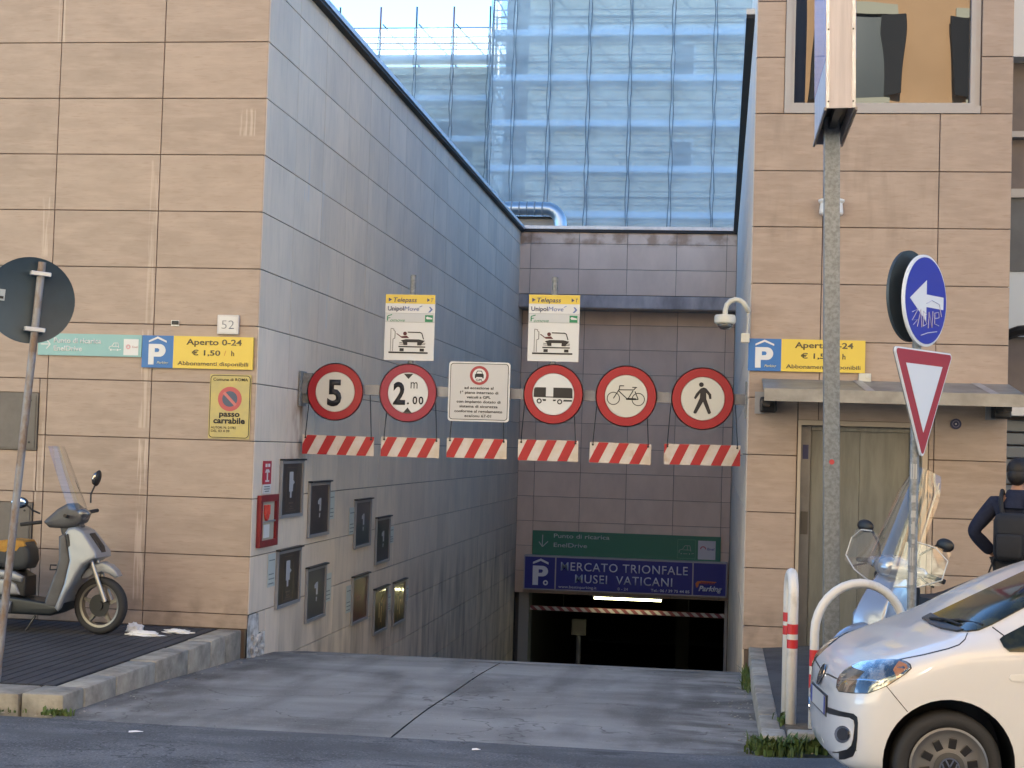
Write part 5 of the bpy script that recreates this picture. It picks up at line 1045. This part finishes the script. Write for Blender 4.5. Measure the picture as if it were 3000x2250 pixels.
# right-hand scooter behind the car
s2=thing('parked_scooter','silver scooter with a tall clear windscreen behind the white car','scooter',(1.13,12.6,.16),PI+R(54)); s2.rotation_euler=(R(-8),0,PI+R(54)); s2.scale=(1.05,1.05,1.05)
pale=mat('scooter_pale_blue',(.33,.36,.42),.25,.5,coat=.8)
st_=bpy.data.objects.new('front_fork',None); C.objects.link(st_); st_.parent=s2; st_.location=(0,0,0); st_.rotation_euler=(0,0,0)
spoked(s2,'front_wheel',(0,0,.27),R(-24),r=.27); spoked(s2,'rear_wheel',(-1.28,0,.27),r=.27)
b=B(); nu,nv=14,10; vs=[]
for i in range(nu+1):
    a=R(20+140*i/nu); wd=.085*math.sin(PI*min(1,max(.06,i/nu*.94+.06)))**.5
    for j in range(nv+1): t_=PI*j/nv; vs.append(((.335+.05*math.sin(t_))*math.cos(a),wd*math.cos(t_),.27+(.30+.065*math.sin(t_))*math.sin(a)*1.0))
b.m=Matrix.Rotation(R(-24),4,'Z'); b.add(vs,[(i*(nv+1)+j,i*(nv+1)+j+1,(i+1)*(nv+1)+j+1,(i+1)*(nv+1)+j) for i in range(nu) for j in range(nv)]); b.build('front_fender',pale,st_,smooth='all')
for s in (-1,1): b=B(); b.m=Matrix.Rotation(R(-24),4,'Z'); b.cyl((0,s*.07,.28),(-.16,s*.07,.66),.02,10); b.build('fork_leg',M['galv'],st_,smooth=40)
slab('leg_shield',[(.05,.55),(.06,.66),(.0,.80),(-.10,.94),(-.20,1.0),(-.27,.98),(-.30,.85),(-.27,.6),(-.33,.32),(-.36,.28),(-.30,.26),(-.18,.42),(-.08,.52)],.44,pale,s2,taper=lambda x,z:(.55+.45*min(1,max(0,(.98-z)/.25)))*(1 if x<-.1 else .62),bev=.045)
slab('indicator_lamp',[(.0,.70),(.03,.66),(-.06,.62),(-.10,.66)],.40,chrome,s2,taper=lambda x,z:.72,bev=.01)
slab('inner_shield',[(-.28,1.0),(-.24,.96),(-.30,.55),(-.38,.30),(-.46,.30),(-.40,.6),(-.36,.9)],.36,M['black'],s2,bev=.03); slab('floorboard',[(-.33,.30),(-.95,.26),(-.95,.20),(-.33,.2)],.34,M['black'],s2,bev=.02)
slab('rear_body',[(-.85,.25),(-.80,.62),(-.75,.68),(-1.75,.80),(-1.85,.72),(-1.6,.5),(-1.1,.42)],.34,pale,s2,bev=.07); slab('seat',[(-.72,.68),(-.76,.78),(-1.2,.77),(-1.75,.86),(-1.72,.78)],.28,seatm,s2,bev=.04)
hs=bpy.data.objects.new('handlebar',None); C.objects.link(hs); hs.parent=s2; hs.location=(-.25,0,1.02); hs.rotation_euler=(0,0,R(-6))
b=B(); b.ell((.02,0,.02),(.13,.17,.095),18,10); b.build('headset',pale,hs,smooth='all')
for s in (-1,1):
    b=B(); b.tube([(0,s*.12,.02),(-.02,s*.24,.02),(-.03,s*.26,.015)],[.055,.04,.022],12); b.build('bar_cover',pale,hs,smooth='all'); b=B(); b.cyl((-.03,s*.26,.015),(-.06,s*.40,-.005),.019,12); b.build('grip',M['rubber'],hs,smooth=60); b=B(); b.tube([(.03,s*.24,-.0),(.04,s*.32,-.03),(.02,s*.37,-.05)],.008,6); b.build('brake_lever',M['black'],hs)
    b=B(); b.tube([(-.02,s*.17,.06),(-.01,s*.18,.15),(-.04,s*.30,.25)],.009,8); mr_=b.build('mirror',M['black'],hs); b=B(); b.ell((-.05,s*.365,.265),(.025,.078,.05),16,10); b.build('mirror_shell',M['black'],mr_,smooth='all')
b=B(); b.lathe([(0,.10),(.06,.10),(.075,.06),(.08,0)],18,'x',(.045,0,.03)); b.build('headlamp',mat('headlamp_glass',(.5,.52,.55),.05,.5,coat=1),hs,smooth='all')
def screen(name,fn,nu=12,nv=14,thick=None):
    b=B(); vs=[fn((u/nu-.5)*2,v/nv) for v in range(nv+1) for u in range(nu+1)]
    b.add(vs,[(v*(nu+1)+u,v*(nu+1)+u+1,(v+1)*(nu+1)+u+1,(v+1)*(nu+1)+u) for v in range(nv) for u in range(nu)]); return b.build(name,clear,hs,smooth='all',fix=False)
screen('windscreen',lambda a,f:(.16-.28*f-.10*a*a,a*(.21-.03*f-.05*max(0,f-.8)/.2),.05+.74*f-.05*a*a*f))
for s in (-1,1):
    screen('hand_guard',lambda a,f,s=s:(.17-.08*f-.12*(a+1)*.5,s*(.12+.16*(a+1)),-.10+.34*f*(1-.30*((a+1)/2)**2)+.08*((a+1)/2)),8,8)
    b=B(); b.tube([(.16,s*.12,-.1),(.10,s*.30,-.06),(.04,s*.44,.02),(.0,s*.44,.16),(.03,s*.34,.24),(.09,s*.2,.26)],.006,6); b.build('guard_edge',mat('edge_clear',(.55,.55,.52),.2,coat=1),hs)
b=B(); b.tube([(.16-.10,.21,.05),(.02,.20,.25),(-.13,.18,.70)],.008,6); b.build('screen_edge',mat('edge_amber',(.55,.45,.3),.25,coat=1),hs)

# ================================================================== PERSON
navy=mat('navy_knit',(.010,.014,.035),.9,col2=(.014,.019,.045),scale=30,bump=.3,bscale=90); skin=mat('skin',(.36,.20,.13),.55); hairm=mat('black_hair',(.010,.008,.008),.6,bump=.6,bscale=50,stretch=(1,1,.3)); trous=mat('dark_trousers',(.035,.035,.038),.9); packm=mat('backpack_fabric',(.018,.019,.024),.8,bump=.3,bscale=70)
def skinned(name,nodes,edges,m,parent,sub=2):
    bm=bmesh.new(); lay=bm.verts.layers.skin.verify(); vs=[]
    for i,(co,r) in enumerate(nodes):
        v=bm.verts.new(co); v[lay].radius=r if isinstance(r,tuple) else (r,r); v[lay].use_root=(i==0); vs.append(v)
    for a,c in edges: bm.edges.new((vs[a],vs[c]))
    me=bpy.data.meshes.new('t'); bm.to_mesh(me); bm.free(); o=bpy.data.objects.new('t',me); C.objects.link(o)
    o.modifiers.new('k','SKIN').use_smooth_shade=True; s=o.modifiers.new('s','SUBSURF'); s.levels=s.render_levels=sub
    r=evaluated(o); bpy.data.objects.remove(o); r.name=name; r.materials.clear(); r.materials.append(m)
    for p in r.polygons: p.use_smooth=True
    return link(name,r,parent)
# local frame: x right of the person, y forward, z up; seen from behind
PZ=.252
pe=thing('person','person in a navy jumper with black hair standing at the right edge with back turned','person',(2.55,13.9,PZ),R(-22))
Nn=[((0,0,1.00),(.15,.11)),((0,0,1.18),(.145,.10)),((0,.0,1.36),(.165,.105)),((0,-.01,1.50),(.13,.09)),((0,.0,1.60),(.058,.06)),((0,.02,1.68),(.06,.065)),
    ((-.19,-.01,1.49),.06),((-.36,-.09,1.24),.044),((-.22,.06,1.06),.034),((.19,0,1.49),.06),((.30,.02,1.20),.045),((.28,.14,.98),.034),
    ((-.10,0,.94),.09),((-.12,.02,.52),.062),((-.13,-.02,.09),.042),((.10,0,.94),.09),((.11,.03,.52),.062),((.12,-.01,.09),.042),((-.14,.12,.04),.035),((.13,.13,.04),.035),
    ((-.19,.10,1.03),.026),((.275,.17,.92),.028)]
Ed=[(0,1),(1,2),(2,3),(3,4),(4,5),(3,6),(6,7),(7,8),(3,9),(9,10),(10,11),(0,12),(12,13),(13,14),(0,15),(15,16),(16,17),(14,18),(17,19),(8,20),(11,21)]
skinned('body',Nn,Ed,skin,pe)
b=B(); b.ell((0,.03,1.755),(.078,.098,.118),20,14); b.ell((0,.128,1.745),(.014,.02,.02),8,6); 
for s in (-1,1): b.ell((s*.08,.02,1.74),(.014,.026,.036),8,6)
b.build('head',skin,pe,smooth='all')
b=B(); b.ell((0,.005,1.79),(.094,.108,.105),22,14); b.ell((0,-.035,1.735),(.085,.075,.085),18,10); b.build('hair',hairm,pe,smooth='all')
def grown(idx,edges,g,m,name):
    mp={i:k for k,i in enumerate(idx)}
    nd=[]
    for i in idx:
        co,r=Nn[i]; r=r if isinstance(r,tuple) else (r,r); nd.append((co,(r[0]+g,r[1]+g)))
    return skinned(name,nd,[(mp[a],mp[c]) for a,c in edges],m,pe)
grown([0,1,2,3,6,7,8,9,10,11],[(0,1),(1,2),(2,3),(3,6),(6,7),(7,8),(3,9),(9,10),(10,11)],.022,navy,'jumper')
grown([0,12,13,14,15,16,17],[(0,12),(12,13),(13,14),(0,15),(15,16),(16,17)],.02,trous,'trousers')
b=B(); b.lathe([(.16,1.46),(.115,1.545),(.085,1.61),(.07,1.615)],20,cap=False); b.build('collar',navy,pe,smooth='all')
for s in (-1,1): b=B(); b.box(s*.125-.05,s*.125+.05,-.09,.19,.0,.09,.03); b.build('shoe',M['black'],pe,smooth=60)
def fingers(side,base,d):
    for k in range(5):
        a=(k-2)*.016; b0=Vector(base)+Vector((0 if k<4 else .01*side,a,0)); ln=(.062,.075,.08,.072,.05)[k]
        b=B(); b.tube([b0,b0+Vector(d)*ln*.55,b0+Vector(d)*ln+Vector((.012*side,.0,-.012))],[.009,.0085,.006],7); b.build('finger',skin,pe,smooth='all')
fingers(1,(-.185,.11,1.02),(.5,.5,-.6)); fingers(-1,(.275,.18,.90),(0,.25,-.95))
bp_=thing('backpack','dark backpack hanging on the back of the person in navy','backpack',(2.55,13.9,PZ),R(-22))
b=B(); b.box(-.15,.15,-.30,-.135,1.0,1.42,.07); b.build('bag',packm,bp_,smooth=60); b=B(); b.box(-.115,.115,-.335,-.28,1.03,1.25,.035); b.build('front_pocket',packm,bp_,smooth=60)
for s in (-1,1): b=B(); b.tube([(s*.09,-.16,1.40),(s*.115,-.125,1.53),(s*.125,-.02,1.60),(s*.13,.11,1.50)],.02,8); b.build('strap',packm,bp_,smooth=60)
b=B(); b.tube([(-.14,-.18,1.05),(-.19,-.2,.9),(-.18,-.2,.74)],.008,6); b.build('loose_strap',packm,bp_)

# ================================================================== LITTER AND WEEDS
tis=mat('tissue_white',(.74,.75,.77),.9)
def tissue(label,x,y,z,sx,sy,sz,seed):
    random.seed(seed); bm=bmesh.new(); bmesh.ops.create_icosphere(bm,subdivisions=4,radius=1)
    from mathutils import noise
    for v in bm.verts:
        d=1+.55*noise.noise(v.co*2.1+Vector((seed,0,0)))+.25*noise.noise(v.co*5+Vector((0,seed,0))); v.co=Vector((v.co.x*sx*d,v.co.y*sy*d,max(-.2*sz,v.co.z*sz*d)))
    me=bpy.data.meshes.new('crumpled_tissue'); bm.to_mesh(me); bm.free(); me.materials.append(tis)
    for p in me.polygons: p.use_smooth=True
    tag(link('crumpled_tissue',me,None,(x,y,z)),label,'tissue',group='crumpled tissues by the scooter wheel')
tissue('crumpled white tissue touching the scooter front wheel',-5.80,15.15,.145,.09,.06,.06,2); tissue('crumpled white tissue lying farthest from the wall, right of the scooter',-5.60,14.88,.14,.16,.07,.035,5); tissue('long crumpled white tissue lying farthest right of the scooter wheel',-5.36,15.18,.14,.14,.06,.03,9)
leafm=mat('weed_green',(.06,.11,.025),.7,col2=(.10,.13,.04),scale=9)
def weed(label,x,y,z,w,d,n,h,seed):
    random.seed(seed); b=B()
    for i in range(n):
        px,py=x+random.gauss(0,w/2.5),y+random.gauss(0,d/2.5); a=random.uniform(0,2*PI); hh=h*random.choice((.35,.5,.7,1.0))*random.uniform(.6,1.1); le=random.uniform(.2,.8)*hh; wd=random.uniform(.003,.008)*random.choice((1,1,2.2))
        dx,dy=math.cos(a),math.sin(a); p0=(px,py,z-.01); p1=(px+dx*le*.4,py+dy*le*.4,z+hh*.7); p2=(px+dx*le,py+dy*le,z+hh)
        b.add([(p0[0]-dy*wd,p0[1]+dx*wd,p0[2]),(p0[0]+dy*wd,p0[1]-dx*wd,p0[2]),(p1[0]+dy*wd*1.3,p1[1]-dx*wd*1.3,p1[2]),(p1[0]-dy*wd*1.3,p1[1]+dx*wd*1.3,p1[2]),p2],[(0,1,2,3),(3,2,4)])
    tag(b.build('weed_clump',leafm,fix=False),label,'weeds',group='weeds growing along the kerbs',kind='stuff')
weed('green weeds at the right kerb corner beside the car bumper',.72,11.27,.02,.34,.06,420,.12,1); weed('green weeds at the front end of the right kerb',.42,11.22,.0,.18,.07,260,.13,2); weed('green weeds against the driveway side of the right kerb corner',.30,11.45,-.01,.06,.16,150,.11,3)
weed('thin green weeds where the right kerb meets the tower wall',.315,15.6,-.16,.04,.8,240,.16,4); weed('small weeds at the foot of the end-on hoop',.53,12.0,.10,.06,.2,60,.06,5); weed('small weeds at the left kerb corner',-4.87,11.24,0,.14,.05,110,.05,6); weed('low weeds along the left front kerb',-5.55,11.24,0,.5,.04,120,.035,7)

# grit, leaf bits and butts that gather along the kerbs
random.seed(21); gb=B()
for i in range(420):
    if i<150: x,y=random.uniform(-8,-4.9),11.27-abs(random.gauss(0,.09)); z=road_z(x,y)+.003
    elif i<260: x=.33-abs(random.gauss(0,.16)); y=random.uniform(11.1,16.3); z=dz(x,y)+.007
    elif i<340: x=-4.84+abs(random.gauss(0,.14)); y=random.uniform(11.3,16.3); z=dz(x,y)+.007
    else: x,y=random.uniform(.3,2.4),11.33-abs(random.gauss(0,.1)); z=road_z(x,y)+.003
    a=random.uniform(0,PI); r=random.uniform(.004,.016); q=random.uniform(.4,1)
    c,s_=math.cos(a),math.sin(a); gb.add([(x+c*r,y+s_*r,z),(x-s_*r*q,y+c*r*q,z),(x-c*r,y-s_*r,z+.004),(x+s_*r*q,y-c*r*q,z+.002),(x,y,z+r*.6)],[(0,1,4),(1,2,4),(2,3,4),(3,0,4)])
tag(gb.build('grit',mat('grit_mix',(.16,.13,.09),.9,col2=(.40,.37,.32),scale=7,mix=(.45,.55)),fix=False),'grit and leaf bits gathered along the kerbs','grit',kind='stuff')
for x,y,w,d,a in ((-4.0,10.55,.10,.03,.3),(-5.6,10.75,.05,.03,1.0),(-1.6,10.62,.06,.025,.1)):
    b=B(); b.m=Matrix.Translation((x,y,road_z(x,y)+.004))@Matrix.Rotation(a,4,'Z'); b.add([(-w/2,-d/2,0),(w/2,-d/2,.004),(w/2,d/2,.002),(-w/2,d/2,.006),(0,0,.012)],[(0,1,4),(1,2,4),(2,3,4),(3,0,4)]); o=tag(b.build('paper_scrap',tis),'white paper scrap on the road '+('left of the others near the pavement' if x<-5 else 'in front of the left kerb end' if x<-3 else 'in front of the driveway middle'),'paper scrap')
